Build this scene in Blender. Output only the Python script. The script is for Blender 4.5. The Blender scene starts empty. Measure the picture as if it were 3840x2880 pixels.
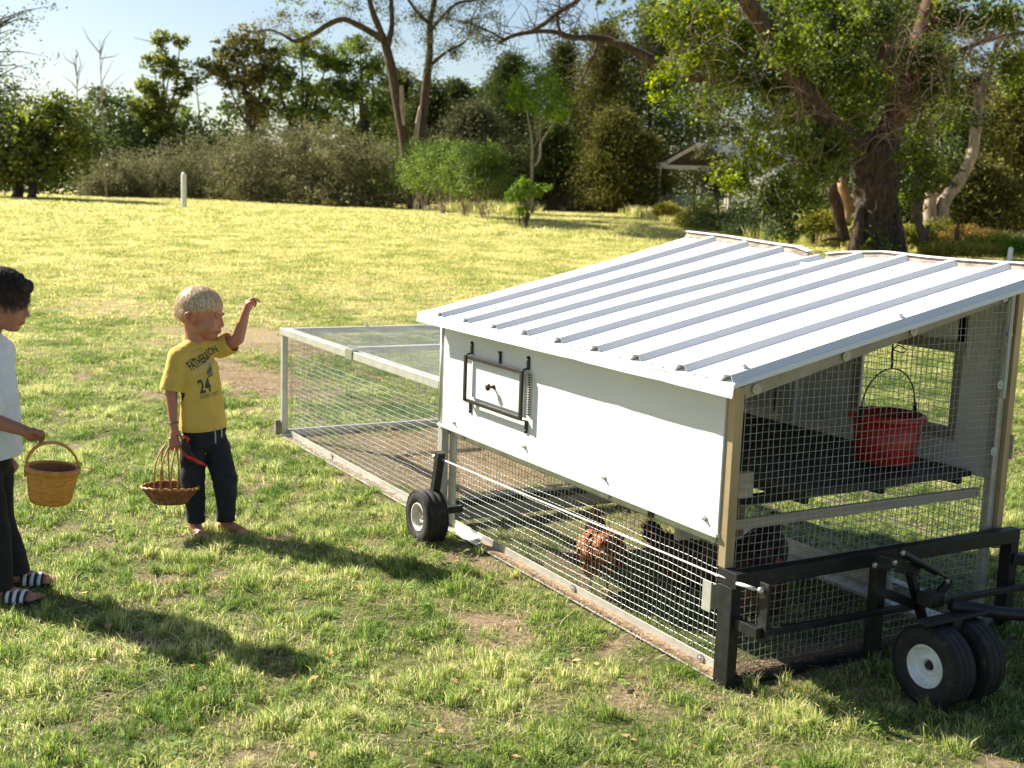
import bpy, bmesh, math, random
import numpy as np
from mathutils import Vector, Matrix, noise
from mathutils.bvhtree import BVHTree

random.seed(7); rng = np.random.default_rng(7)
SC = bpy.context.scene
COL = SC.collection

# ------------------------------------------------------------------ camera
FPX = 4496.87; PITCH = 0.1542; ROLL = 0.0353; YAW = 0.5263
CAM = np.array([-2.403, -2.7766, 1.5])
F_ = np.array([math.sin(YAW) * math.cos(PITCH), math.cos(YAW) * math.cos(PITCH), -math.sin(PITCH)])
_r0 = np.array([math.cos(YAW), -math.sin(YAW), 0.0]); _u0 = np.cross(_r0, F_)
R_ = math.cos(ROLL) * _r0 + math.sin(ROLL) * _u0
U_ = -math.sin(ROLL) * _r0 + math.cos(ROLL) * _u0
cd = bpy.data.cameras.new('camera'); cam = bpy.data.objects.new('camera', cd); COL.objects.link(cam)
cd.sensor_width = 36; cd.lens = FPX / 3840 * 36; cd.clip_start = 0.05; cd.clip_end = 2000
cam.matrix_world = Matrix(((R_[0], U_[0], -F_[0], CAM[0]), (R_[1], U_[1], -F_[1], CAM[1]), (R_[2], U_[2], -F_[2], CAM[2]), (0, 0, 0, 1)))
cd.dof.use_dof = True; cd.dof.focus_distance = 4.6; cd.dof.aperture_fstop = 5.0
SC.camera = cam

# ------------------------------------------------------------------ light
SUN_AZ = math.atan2(-0.47, 0.88)            # measured from +Y towards +X
SUN_EL = math.radians(38)
sdir = Vector((math.sin(SUN_AZ) * math.cos(SUN_EL), math.cos(SUN_AZ) * math.cos(SUN_EL), math.sin(SUN_EL)))
W_ = bpy.data.worlds.new('World'); SC.world = W_; W_.use_nodes = True
nt = W_.node_tree; nt.nodes.clear()
sky = nt.nodes.new('ShaderNodeTexSky'); sky.sky_type = 'NISHITA'; sky.sun_disc = False
sky.sun_elevation = SUN_EL; sky.sun_rotation = SUN_AZ
sky.air_density = 1.0; sky.dust_density = 1.3; sky.ozone_density = 1.0; sky.altitude = 400
bg = nt.nodes.new('ShaderNodeBackground'); bg.inputs['Strength'].default_value = 0.05
wo = nt.nodes.new('ShaderNodeOutputWorld')
nt.links.new(sky.outputs[0], bg.inputs[0]); nt.links.new(bg.outputs[0], wo.inputs[0])
sl = bpy.data.lights.new('sun', 'SUN'); sl.energy = 5.0; sl.angle = math.radians(0.55); sl.color = (1.0, 0.93, 0.80)
so = bpy.data.objects.new('sun', sl); COL.objects.link(so)
so.rotation_euler = sdir.to_track_quat('Z', 'Y').to_euler()
so.location = (0, 0, 30)
SC.view_settings.view_transform = 'Standard'; SC.view_settings.look = 'None'
SC.view_settings.exposure = 1.42; SC.view_settings.gamma = 1.0; SC.view_settings.use_curve_mapping = False
SC.cycles.max_bounces = 6; SC.cycles.transparent_max_bounces = 4; SC.cycles.use_denoising = True
SC.cycles.diffuse_bounces = 3; SC.cycles.glossy_bounces = 3; SC.cycles.transmission_bounces = 3

# ------------------------------------------------------------------ materials
def M(name, c1, c2=None, scale=8.0, rough=0.6, metal=0.0, bump=0.0, bscale=None, transl=0.0, stretch=(1, 1, 1),
      c3=None, contrast=(0.35, 0.65), spec=0.5, rnd=0.0, dist=0.002, big=0.0, coords='pos'):
    m = bpy.data.materials.new(name); m.use_nodes = True; t = m.node_tree; N = t.nodes; L = t.links
    b = N['Principled BSDF']; out = N['Material Output']
    b.inputs['Roughness'].default_value = rough; b.inputs['Metallic'].default_value = metal
    b.inputs['Specular IOR Level'].default_value = spec
    if coords == 'pos':
        g = N.new('ShaderNodeNewGeometry'); src = g.outputs['Position']
    else:
        g = N.new('ShaderNodeTexCoord'); src = g.outputs['Object']
    mp = N.new('ShaderNodeMapping'); mp.inputs['Scale'].default_value = stretch; L.new(src, mp.inputs[0])
    col = None
    if c2 is not None:
        n = N.new('ShaderNodeTexNoise'); n.inputs['Scale'].default_value = scale; n.inputs['Detail'].default_value = 6
        n.inputs['Roughness'].default_value = 0.62; L.new(mp.outputs[0], n.inputs['Vector'])
        r = N.new('ShaderNodeValToRGB'); L.new(n.outputs['Fac'], r.inputs[0])
        r.color_ramp.elements[0].position = contrast[0]; r.color_ramp.elements[0].color = (*c1, 1)
        r.color_ramp.elements[1].position = contrast[1]; r.color_ramp.elements[1].color = (*c2, 1)
        if c3 is not None:
            e = r.color_ramp.elements.new(min(0.98, contrast[1] + 0.14)); e.color = (*c3, 1)
        col = r.outputs[0]
    if rnd or big:
        hsv = N.new('ShaderNodeHueSaturation')
        if col is not None: L.new(col, hsv.inputs['Color'])
        else: hsv.inputs['Color'].default_value = (*c1, 1)
        v = None
        if rnd:
            a = N.new('ShaderNodeAttribute'); a.attribute_name = 'rnd'
            mr = N.new('ShaderNodeMapRange'); L.new(a.outputs['Fac'], mr.inputs[0])
            mr.inputs[3].default_value = 1 - rnd; mr.inputs[4].default_value = 1 + rnd
            v = mr.outputs[0]
            h = N.new('ShaderNodeMapRange'); L.new(a.outputs['Fac'], h.inputs[0])
            h.inputs[3].default_value = 0.5 + 0.03 * rnd; h.inputs[4].default_value = 0.5 - 0.05 * rnd
            L.new(h.outputs[0], hsv.inputs['Hue'])
        if big:
            n2 = N.new('ShaderNodeTexNoise'); n2.inputs['Scale'].default_value = 0.55; n2.inputs['Detail'].default_value = 2
            L.new(mp.outputs[0], n2.inputs['Vector'])
            m2 = N.new('ShaderNodeMapRange'); L.new(n2.outputs['Fac'], m2.inputs[0])
            m2.inputs[1].default_value = 0.3; m2.inputs[2].default_value = 0.7
            m2.inputs[3].default_value = 1 - big; m2.inputs[4].default_value = 1 + big
            if v is None: v = m2.outputs[0]
            else:
                mu = N.new('ShaderNodeMath'); mu.operation = 'MULTIPLY'; L.new(v, mu.inputs[0]); L.new(m2.outputs[0], mu.inputs[1]); v = mu.outputs[0]
        L.new(v, hsv.inputs['Value']); col = hsv.outputs[0]
    if col is not None: L.new(col, b.inputs['Base Color'])
    else: b.inputs['Base Color'].default_value = (*c1, 1)
    if bump:
        nb = N.new('ShaderNodeTexNoise'); nb.inputs['Scale'].default_value = bscale or scale * 3
        nb.inputs['Detail'].default_value = 8; nb.inputs['Roughness'].default_value = 0.7
        L.new(mp.outputs[0], nb.inputs['Vector'])
        bp = N.new('ShaderNodeBump'); bp.inputs['Strength'].default_value = bump; bp.inputs['Distance'].default_value = dist
        L.new(nb.outputs['Fac'], bp.inputs['Height']); L.new(bp.outputs[0], b.inputs['Normal'])
    if transl:
        tr = N.new('ShaderNodeBsdfTranslucent'); mx = N.new('ShaderNodeMixShader'); mx.inputs[0].default_value = transl
        hs = N.new('ShaderNodeHueSaturation'); hs.inputs['Value'].default_value = 1.5; hs.inputs['Saturation'].default_value = 1.1
        if col is not None: L.new(col, hs.inputs['Color'])
        else: hs.inputs['Color'].default_value = (*c1, 1)
        L.new(hs.outputs[0], tr.inputs[0])
        L.new(b.outputs[0], mx.inputs[1]); L.new(tr.outputs[0], mx.inputs[2]); L.new(mx.outputs[0], out.inputs[0])
    return m

# ------------------------------------------------------------------ object helpers
def link(o, parent=None):
    COL.objects.link(o)
    if parent is not None: o.parent = parent
    return o
def tag(o, label=None, cat=None, group=None, kind=None):
    if label: o['label'] = label
    if cat: o['category'] = cat
    if group: o['group'] = group
    if kind: o['kind'] = kind
    return o
def thing(name, label, cat, loc=(0, 0, 0), group=None):
    o = bpy.data.objects.new(name, None); o.location = loc; o.empty_display_size = 0.1; COL.objects.link(o)
    return tag(o, label, cat, group)
def origin_of(p):
    return Vector(p.location) if p is not None else Vector((0, 0, 0))
def mesh_obj(name, V, Fc, mat, parent=None, smooth=False, rnd=None, bevel=0.0):
    """V, Fc in world coordinates; parent is an unrotated Empty (or its child)."""
    me = bpy.data.meshes.new(name)
    V = np.asarray(V, float)
    off = np.zeros(3); p = parent
    while p is not None:
        off += np.array(p.location); p = p.parent
    if len(V): V = V - off
    if isinstance(Fc, np.ndarray):
        n, k = Fc.shape
        me.vertices.add(len(V)); me.vertices.foreach_set('co', V.astype(np.float32).ravel())
        me.loops.add(n * k); me.polygons.add(n)
        me.loops.foreach_set('vertex_index', Fc.astype(np.int32).ravel())
        me.polygons.foreach_set('loop_start', np.arange(0, n * k, k, dtype=np.int32))
        me.update(calc_edges=True)
    else:
        me.from_pydata([tuple(v) for v in V], [], [tuple(f) for f in Fc]); me.update()
    if rnd is not None:
        a = me.attributes.new('rnd', 'FLOAT', 'FACE'); a.data.foreach_set('value', np.asarray(rnd, np.float32))
    if smooth: me.polygons.foreach_set('use_smooth', np.ones(len(me.polygons), dtype=bool))
    if mat: me.materials.append(mat)
    o = bpy.data.objects.new(name, me); link(o, parent)
    if bevel:
        b = o.modifiers.new('bevel', 'BEVEL'); b.width = bevel; b.segments = 2; b.limit_method = 'ANGLE'
    return o

class MB:
    def __init__(s): s.V = []; s.F = []
    def add(s, V, Fc):
        n = len(s.V); s.V += [tuple(map(float, v)) for v in V]; s.F += [tuple(n + i for i in f) for f in Fc]; return s
    def box(s, a, b):
        x0, y0, z0 = [min(p, q) for p, q in zip(a, b)]; x1, y1, z1 = [max(p, q) for p, q in zip(a, b)]
        return s.add([(x0, y0, z0), (x1, y0, z0), (x1, y1, z0), (x0, y1, z0), (x0, y0, z1), (x1, y0, z1), (x1, y1, z1), (x0, y1, z1)],
                     [(0, 3, 2, 1), (4, 5, 6, 7), (0, 1, 5, 4), (1, 2, 6, 5), (2, 3, 7, 6), (3, 0, 4, 7)])
    def bar(s, p, q, w, h, up=(0, 0, 1)):
        p = Vector(p); q = Vector(q); d = (q - p).normalized(); up = Vector(up)
        if abs(d.dot(up)) > 0.97: up = Vector((0, 1, 0))
        sx = d.cross(up).normalized() * (w / 2); sz = sx.cross(d).normalized() * (h / 2)
        v = [p - sx - sz, p + sx - sz, p + sx + sz, p - sx + sz, q - sx - sz, q + sx - sz, q + sx + sz, q - sx + sz]
        return s.add(v, [(0, 1, 2, 3), (7, 6, 5, 4), (0, 4, 5, 1), (1, 5, 6, 2), (2, 6, 7, 3), (3, 7, 4, 0)])
    def tube(s, pts, rad, seg=8, cap=True, jit=0.0, flute=0.0):
        pts = [Vector(p) for p in pts]; n = len(pts)
        if not hasattr(rad, '__len__'): rad = [rad] * n
        V = []; ref = Vector((0.31, 0.17, 0.93)); prev = None
        for i, p in enumerate(pts):
            t = (pts[min(i + 1, n - 1)] - pts[max(i - 1, 0)]).normalized()
            if prev is None:
                a = t.cross(ref)
                if a.length < 1e-3: a = t.cross(Vector((1, 0, 0)))
            else: a = prev - t * prev.dot(t)
            a.normalize(); prev = a; b = t.cross(a)
            for k in range(seg):
                th = 2 * math.pi * k / seg; r = rad[i] * (1 + (random.uniform(-jit, jit) if jit else 0))
                if flute: r *= 1 + flute * (noise.noise(Vector((math.cos(th) * 5, math.sin(th) * 5, i * .22))) + .6 * noise.noise(Vector((math.cos(th) * 12, math.sin(th) * 12, i * .35))))
                V.append(p + a * (math.cos(th) * r) + b * (math.sin(th) * r))
        Fc = []
        for i in range(n - 1):
            for k in range(seg):
                Fc.append((i * seg + k, i * seg + (k + 1) % seg, (i + 1) * seg + (k + 1) % seg, (i + 1) * seg + k))
        if cap: Fc += [tuple(range(seg - 1, -1, -1)), tuple((n - 1) * seg + k for k in range(seg))]
        return s.add(V, Fc)
    def lathe(s, prof, o, axis, seg=32, closed=False):
        """prof: (along axis, radius)"""
        o = Vector(o); ax = Vector(axis).normalized(); a = ax.cross(Vector((0, 0, 1)))
        if a.length < 1e-3: a = Vector((1, 0, 0))
        a.normalize(); b = ax.cross(a); V = []; Fc = []; m = len(prof)
        for (h, r) in prof:
            for k in range(seg):
                th = 2 * math.pi * k / seg; V.append(o + ax * h + a * (r * math.cos(th)) + b * (r * math.sin(th)))
        for i in range(m if closed else m - 1):
            j = (i + 1) % m
            for k in range(seg): Fc.append((i * seg + k, j * seg + k, j * seg + (k + 1) % seg, i * seg + (k + 1) % seg))
        return s.add(V, Fc)
    def build(s, name, mat, parent=None, smooth=False, bevel=0.0):
        return mesh_obj(name, s.V, s.F, mat, parent, smooth, bevel=bevel)

def copy_tree(o, parent=None, loc=None, rz=None, sc=None):
    c = o.copy(); COL.objects.link(c); c.parent = parent
    if loc is not None: c.location = loc
    if rz is not None: c.rotation_euler = (0, 0, rz)
    if sc is not None: c.scale = sc
    for ch in list(o.children): copy_tree(ch, c)
    return c

# ------------------------------------------------------------------ ground height and places seen from the camera
_hd = np.array([0, 7.5, 9, 10, 15, 20, 24, 30, 35, 45, 55, 80, 3000.0])
_hh = np.array([0, 0, .03, .08, .26, .46, .60, .75, .83, .88, .92, .95, .95])
_ds = np.linspace(0, 90, 901); _hs = np.interp(_ds, _hd, _hh)
_k = np.ones(21) / 21; _hs[12:-12] = np.convolve(_hs, _k, 'same')[12:-12]
def height(x, y):
    d = np.hypot(np.asarray(x) - CAM[0], np.asarray(y) - CAM[1]); h = np.interp(d, _ds, _hs)
    wob = 0.012 * np.sin(x * 1.7 + 1) * np.cos(y * 1.3) * np.clip((d - 9) / 6, 0, 1) + 0.03 * np.sin(x * .31) * np.cos(y * .27 + 2) * np.clip((d - 12) / 10, 0, 1)
    return h + wob
def ray(px, py):
    d = F_ * FPX + R_ * (px - 1920) + U_ * (1440 - py); return d / FPX
def pt(px, py, depth): return CAM + ray(px, py) * depth
def ground(px, py):
    d = ray(px, py); s = np.geomspace(2.5, 300, 3000)
    P = CAM + d * s[:, None]; g = P[:, 2] - height(P[:, 0], P[:, 1]); i = np.argmax(g < 0)
    if g[i] >= 0: i = len(s) - 1
    q = P[i].copy(); q[2] = height(q[0], q[1]); return q
def depth_of(p): return float((np.asarray(p) - CAM) @ F_)
def on_ground(p): return np.array([p[0], p[1], float(height(p[0], p[1]))])

# ================================================================== the lawn
def grid_mesh(name, xs, ys, mat, dz=0.0):
    X, Y = np.meshgrid(xs, ys); Z = height(X, Y) + dz
    V = np.stack([X.ravel(), Y.ravel(), Z.ravel()], 1); nx, ny = len(xs), len(ys)
    i = np.arange((ny - 1) * (nx - 1)); r = i // (nx - 1); c = i % (nx - 1); a = r * nx + c
    return mesh_obj(name, V, np.stack([a, a + 1, a + nx + 1, a + nx], 1), mat, smooth=True)
# bare patches on the lawn: x, y, radius x, radius y, angle, strength
PATCH = [(1.05, 8.0, .75, 1.35, .3, 1.0), (.45, 6.1, .5, 1.15, .1, 1.0), (-.35, 5.6, .18, .4, .2, .8), (.3, 10.3, .7, 1.0, .2, .7),
         (-1.45, 2.25, .18, .10, 0, .7), (-.40, .75, .12, .20, .3, .9), (-.30, .05, .16, .10, .4, .8),
         (.64, 3.2, .75, 1.15, 0, 1.0), (.6, 1.2, .5, .9, 0, .35), (-.1, 1.45, .10, .4, 0, .7), (.3, .0, .3, .12, 0, .6), (2.2, 9.5, 1.2, .7, .5, .4)]
def nz(x, y, s, z=0.0):
    x = np.asarray(x, float); y = np.asarray(y, float)
    return np.array([noise.noise(Vector((a * s, b * s, z))) for a, b in zip(x.ravel(), y.ravel())]).reshape(x.shape)
def bare(x, y):
    x = np.asarray(x, float); y = np.asarray(y, float); m = np.zeros_like(x)
    wx = .10 * np.sin(x * 9 + y * 4) + .07 * np.sin(y * 17 - x * 6); wy = .10 * np.cos(y * 8 - x * 5) + .06 * np.sin(x * 21 + 2)
    for (a, b, rx, ry, an, st) in PATCH:
        dx, dy = x - a, y - b; u = dx * math.cos(an) + dy * math.sin(an); v = -dx * math.sin(an) + dy * math.cos(an)
        q = np.sqrt((u / rx + wx) ** 2 + (v / ry + wy) ** 2); m = np.maximum(m, st * np.clip(1.55 - q * 1.25, 0, 1))
    near = np.hypot(x - CAM[0], y - CAM[1]) < 16; p = np.zeros_like(m)
    p[near] = np.clip((nz(x[near], y[near], 3.3, 9.0) + .7 * nz(x[near], y[near], 8.5, 4.0) + .5 * nz(x[near], y[near], 21, 2.0) - .34) * 3.2, 0, .95)
    return np.maximum(m, p)
def lawn_material():
    m = bpy.data.materials.new('lawn_soil'); m.use_nodes = True; t = m.node_tree; N = t.nodes; L = t.links; b = N['Principled BSDF']
    b.inputs['Roughness'].default_value = 0.95; b.inputs['Specular IOR Level'].default_value = 0.1
    g = N.new('ShaderNodeNewGeometry')
    def noi(sc, det=6, ro=.6, st=(1, 1, 1)):
        mp = N.new('ShaderNodeMapping'); mp.inputs['Scale'].default_value = st; L.new(g.outputs['Position'], mp.inputs[0])
        n = N.new('ShaderNodeTexNoise'); n.inputs['Scale'].default_value = sc; n.inputs['Detail'].default_value = det; n.inputs['Roughness'].default_value = ro
        L.new(mp.outputs[0], n.inputs['Vector']); return n.outputs['Fac']
    def ramp(f, cols):
        r = N.new('ShaderNodeValToRGB'); L.new(f, r.inputs[0]); e = r.color_ramp.elements
        e[0].position, e[0].color = cols[0][0], (*cols[0][1], 1); e[1].position, e[1].color = cols[-1][0], (*cols[-1][1], 1)
        for p, c in cols[1:-1]: k = e.new(p); k.color = (*c, 1)
        return r.outputs[0]
    def mix(f, a, c):
        x = N.new('ShaderNodeMix'); x.data_type = 'RGBA'; L.new(f, x.inputs[0]); L.new(a, x.inputs[6]); L.new(c, x.inputs[7]); return x.outputs[2]
    soil = ramp(noi(45, 10, .75), [(.3, (.10, .07, .045)), (.5, (.30, .215, .14)), (.68, (.52, .41, .27))])
    turf = ramp(noi(38, 9, .75), [(.3, (.045, .060, .020)), (.5, (.13, .14, .050)), (.68, (.40, .34, .18))])
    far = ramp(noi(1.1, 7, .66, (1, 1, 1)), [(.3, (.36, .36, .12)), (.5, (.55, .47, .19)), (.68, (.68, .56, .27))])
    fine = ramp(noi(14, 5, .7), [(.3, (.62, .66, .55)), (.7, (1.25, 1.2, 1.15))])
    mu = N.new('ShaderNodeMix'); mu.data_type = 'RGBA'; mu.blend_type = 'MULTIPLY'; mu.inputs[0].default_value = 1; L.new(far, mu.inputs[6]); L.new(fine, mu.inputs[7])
    at = N.new('ShaderNodeAttribute'); at.attribute_name = 'bare'
    near = mix(at.outputs['Fac'], turf, soil)
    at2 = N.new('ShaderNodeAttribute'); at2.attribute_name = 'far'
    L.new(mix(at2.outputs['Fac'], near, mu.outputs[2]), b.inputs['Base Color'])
    bp = N.new('ShaderNodeBump'); bp.inputs['Strength'].default_value = .9; bp.inputs['Distance'].default_value = .02
    L.new(noi(60, 8, .75), bp.inputs['Height']); L.new(bp.outputs[0], b.inputs['Normal'])
    return m
MLAWN = lawn_material()
def axis_grid(lo, hi, fine_lo, fine_hi, step):
    a = [fine_lo]; s = step
    while a[0] > lo: s *= 1.16; a.insert(0, a[0] - s)
    b = list(np.arange(fine_lo, fine_hi, step))[1:]; s = step
    while b[-1] < hi: s *= 1.16; b.append(b[-1] + s)
    return np.array(a + b)
xs = axis_grid(-900, 900, -4, 6, .06); ys = axis_grid(-300, 900, -3, 12, .06)
lawn = grid_mesh('ground', xs, ys, MLAWN); lawn['kind'] = 'structure'
X, Y = np.meshgrid(xs, ys)
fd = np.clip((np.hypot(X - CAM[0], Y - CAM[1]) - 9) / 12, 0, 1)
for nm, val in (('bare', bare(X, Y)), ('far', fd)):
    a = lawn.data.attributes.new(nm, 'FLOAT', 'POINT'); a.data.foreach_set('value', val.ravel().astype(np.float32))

# grass tufts: a few small clumps of blades, instanced on points over the lawn as ONE object
def blade_clump(nb, rad, h0, h1, lean, w, flat=0.0):
    V = []; Fc = []; rn = []
    for i in range(nb):
        r = rad * math.sqrt(random.random()); th = random.uniform(0, 6.283); x, y = r * math.cos(th), r * math.sin(th)
        h = random.uniform(h0, h1); an = random.uniform(0, 6.283); ln = abs(random.gauss(0, lean)) * h + r * .35
        ww = w * random.uniform(.7, 1.25); fa = random.uniform(0, 6.283); fx, fy = math.cos(fa) * ww / 2, math.sin(fa) * ww / 2
        k = len(V); dx, dy = math.cos(an) * ln, math.sin(an) * ln; rr = random.random()
        hh = h * (1 - flat)
        V += [(x - fx, y - fy, -.01), (x + fx, y + fy, -.01), (x + dx * .25 + fx * .8, y + dy * .25 + fy * .8, hh * .55), (x + dx * .25 - fx * .8, y + dy * .25 - fy * .8, hh * .55),
              (x + dx, y + dy, hh * random.uniform(.8, 1.0))]
        Fc += [(k, k + 1, k + 2, k + 3), (k + 3, k + 2, k + 4)]; rn += [rr, rr]
    me = bpy.data.meshes.new('grass_clump'); me.from_pydata(V, [], Fc); me.update()
    a = me.attributes.new('rnd', 'FLOAT', 'FACE'); a.data.foreach_set('value', rn)
    return me
def grass_material(name, green, gold, k=1.0):
    m = bpy.data.materials.new(name); m.use_nodes = True; t = m.node_tree; N = t.nodes; L = t.links; b = N['Principled BSDF']; out = N['Material Output']
    b.inputs['Roughness'].default_value = .55; b.inputs['Specular IOR Level'].default_value = .35
    g = N.new('ShaderNodeNewGeometry')
    n = N.new('ShaderNodeTexNoise'); n.inputs['Scale'].default_value = 1.6; n.inputs['Detail'].default_value = 5; L.new(g.outputs['Position'], n.inputs['Vector'])
    a = N.new('ShaderNodeAttribute'); a.attribute_name = 'rnd'
    n.inputs['Roughness'].default_value = .65
    mr = N.new('ShaderNodeMapRange'); L.new(n.outputs['Fac'], mr.inputs[0]); mr.inputs[1].default_value = .33; mr.inputs[2].default_value = .67
    mr.inputs[3].default_value = -.35; mr.inputs[4].default_value = .45
    s = N.new('ShaderNodeMath'); s.operation = 'ADD'; L.new(mr.outputs[0], s.inputs[0]); L.new(a.outputs['Fac'], s.inputs[1])
    r = N.new('ShaderNodeValToRGB'); L.new(s.outputs[0], r.inputs[0]); e = r.color_ramp.elements
    e[0].position = .1; e[0].color = (*green[0], 1); e[1].position = 1.0; e[1].color = (*gold[1], 1)
    q = e.new(.5); q.color = (*green[1], 1); q = e.new(.82); q.color = (*gold[0], 1)
    L.new(r.outputs[0], b.inputs['Base Color'])
    tr = N.new('ShaderNodeBsdfTranslucent'); mx = N.new('ShaderNodeMixShader'); mx.inputs[0].default_value = .42
    hs = N.new('ShaderNodeHueSaturation'); hs.inputs['Value'].default_value = 1.45; L.new(r.outputs[0], hs.inputs['Color']); L.new(hs.outputs[0], tr.inputs[0])
    L.new(b.outputs[0], mx.inputs[1]); L.new(tr.outputs[0], mx.inputs[2]); L.new(mx.outputs[0], out.inputs[0])
    return m
MG = grass_material('grass_blades', [(.050, .110, .020), (.19, .31, .050)], [(.46, .50, .12), (.74, .67, .36)])
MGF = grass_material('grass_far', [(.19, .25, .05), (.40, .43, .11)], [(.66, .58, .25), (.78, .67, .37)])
MS = M('straw_blades', (.30, .22, .12), (.62, .52, .33), scale=60, rough=.7, transl=.2)
gc = bpy.data.collections.new('grass_clumps')
def clump_obj(me, mat, i):
    me.materials.append(mat); o = bpy.data.objects.new('clump_%02d' % i, me); gc.objects.link(o)
ci = 0
for k in range(5): clump_obj(blade_clump(62, .052, .008, .026, .65, .0025), MG, ci); ci += 1      # 0-4 near turf
for k in range(3): clump_obj(blade_clump(46, .026, .028, .072, .46, .0027), MG, ci); ci += 1      # 5-7 taller tufts
for k in range(3): clump_obj(blade_clump(30, .060, .010, .032, 1.6, .0030, .35), MS, ci); ci += 1  # 8-10 dry straw, lying
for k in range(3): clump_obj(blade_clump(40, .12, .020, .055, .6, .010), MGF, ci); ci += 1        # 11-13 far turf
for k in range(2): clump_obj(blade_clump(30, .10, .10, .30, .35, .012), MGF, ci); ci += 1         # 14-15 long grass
def spread(n, d0, d1, a0=-.52, a1=.55, p=1.0):
    u = rng.random(n); d = np.sqrt(d0 ** 2 + u ** p * (d1 ** 2 - d0 ** 2)); a = YAW + rng.uniform(a0, a1, n)
    return CAM[0] + d * np.sin(a), CAM[1] + d * np.cos(a), d
P = []
def patch_noise(x, y, s):
    return np.array([noise.noise(Vector((a * s, b * s, 3.1))) for a, b in zip(x, y)])
def put(x, y, idx, sc, dz=0.0, tilt=.12):
    n = len(x); P.append(np.stack([x, y, height(x, y) + dz, idx, sc, rng.uniform(-tilt, tilt, n), rng.uniform(-tilt, tilt, n), rng.uniform(0, 6.28, n)], 1))
inside = lambda x, y, m=0.0: (x > .03 - m) & (x < 1.26 + m) & (y > .02 - m) & (y < 4.14 + m)
rail = lambda x, y: ((abs(x - .02) < .045) & (y > -.05) & (y < 4.2)) | ((abs(y) < .05) & (x > -.05) & (x < 1.3))
x, y, d = spread(52000, 1.4, 15, -.60, .58)
b = bare(x, y); pn = patch_noise(x, y, 4.5); pn2 = patch_noise(x + 40, y, 11.0)
keep = (rng.random(len(x)) < np.clip((15.5 - d) / 6, 0, 1) * 1.0) & (rng.random(len(x)) > np.clip(b * 1.15 + np.clip(-.18 - pn * .7 - pn2 * .4, 0, .5) * 1.2, 0, 1)) & ~rail(x, y)
sc = (.72 + .55 * rng.random(len(x))) * (1 + .75 * pn + .5 * pn2) * np.where(inside(x, y), .75, 1)
put(x[keep], y[keep], rng.integers(0, 5, len(x))[keep], np.clip(sc, .45, 1.7)[keep])
pn3 = patch_noise(x, y + 70, 19.0)
tall = (rng.random(len(x)) < np.clip((11 - d) / 4, 0, 1)) & (pn * .5 + pn2 * .6 + pn3 > -.10) & (b < .55) & (rng.random(len(x)) < .72) & ~rail(x, y) & ~inside(x, y, .02)
put(x[tall], y[tall], rng.integers(5, 8, len(x))[tall], (np.clip(.52 + .5 * pn + .6 * pn3 + .28 * rng.random(len(x)), .32, 1.05))[tall])
st = (d < 11) & ((b > .12) | (pn3 < -.08)) & (rng.random(len(x)) < .55) & ~rail(x, y)
xx, yy = x[st] + rng.normal(0, .03, st.sum()), y[st] + rng.normal(0, .03, st.sum())
put(xx, yy, rng.integers(8, 11, len(xx)), rng.uniform(.6, 1.25, len(xx)), -.002, .2)
x, y, d = spread(30000, 8, 26, -.52, .56); b = bare(x, y); k = (rng.random(len(x)) > b * .9) & (rng.random(len(x)) < (d - 8.5) / 5)
put(x[k], y[k], rng.integers(11, 14, len(x))[k], (rng.uniform(.45, .85, len(x)) * (d / 14) ** .6)[k])
x, y, d = spread(24000, 26, 58, -.50, .54)
put(x, y, rng.integers(11, 14, len(x)), rng.uniform(1.2, 2.2, len(x)))
# broad-leaved weeds and fallen leaves near the camera
def scatter_leaves(name, label, n, sz, mat, zlo, zhi, flat, seed, rosette=1):
    R = np.random.default_rng(seed); u = R.random(n); dd = np.sqrt(3.0 ** 2 + u * (9 ** 2 - 9.0)); aa = YAW + R.uniform(-.5, .5, n); px_ = CAM[0] + dd * np.sin(aa); py_ = CAM[1] + dd * np.cos(aa)
    ok = ~inside(px_, py_, .12); px_, py_ = px_[ok], py_[ok]; V = []; Fc = []; rn = []
    for x0, y0 in zip(px_, py_):
        for k in range(rosette):
            an = R.uniform(0, 6.28); s0 = sz * R.uniform(.5, 1.2); z0 = float(height(x0, y0)) + R.uniform(zlo, zhi); dx, dy = math.cos(an), math.sin(an); up_ = R.uniform(-.3, .9) * flat; q = len(V); w = s0 * R.uniform(.28, .42); o = s0 * .1 if rosette > 1 else 0
            V += [(x0 + dx * o, y0 + dy * o, z0), (x0 + dx * (o + s0 * .5) - dy * w, y0 + dy * (o + s0 * .5) + dx * w, z0 + up_ * s0 * .6), (x0 + dx * (o + s0), y0 + dy * (o + s0), z0 + up_ * s0 * .6), (x0 + dx * (o + s0 * .5) + dy * w, y0 + dy * (o + s0 * .5) - dx * w, z0 + up_ * s0 * .45)]; Fc.append((q, q + 1, q + 2, q + 3)); rn.append(R.random())
    o = mesh_obj(name, V, np.array(Fc), mat, rnd=rn); tag(o, label, 'leaves', kind='stuff')
scatter_leaves('fallen_leaves', 'dry tan and yellow leaves lying in the turf', 340, .032, M('fallen_leaf', (.30, .17, .07), (.60, .42, .16), scale=3, rough=.8, rnd=.4, transl=.2), .012, .035, .5, 5)
scatter_leaves('clover_weeds', 'small broad-leaved green weeds among the grass blades', 420, .026, M('clover_leaf', (.06, .13, .02), (.16, .28, .05), scale=3, rough=.6, rnd=.4, transl=.35), .014, .040, .6, 6, 7)
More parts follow.
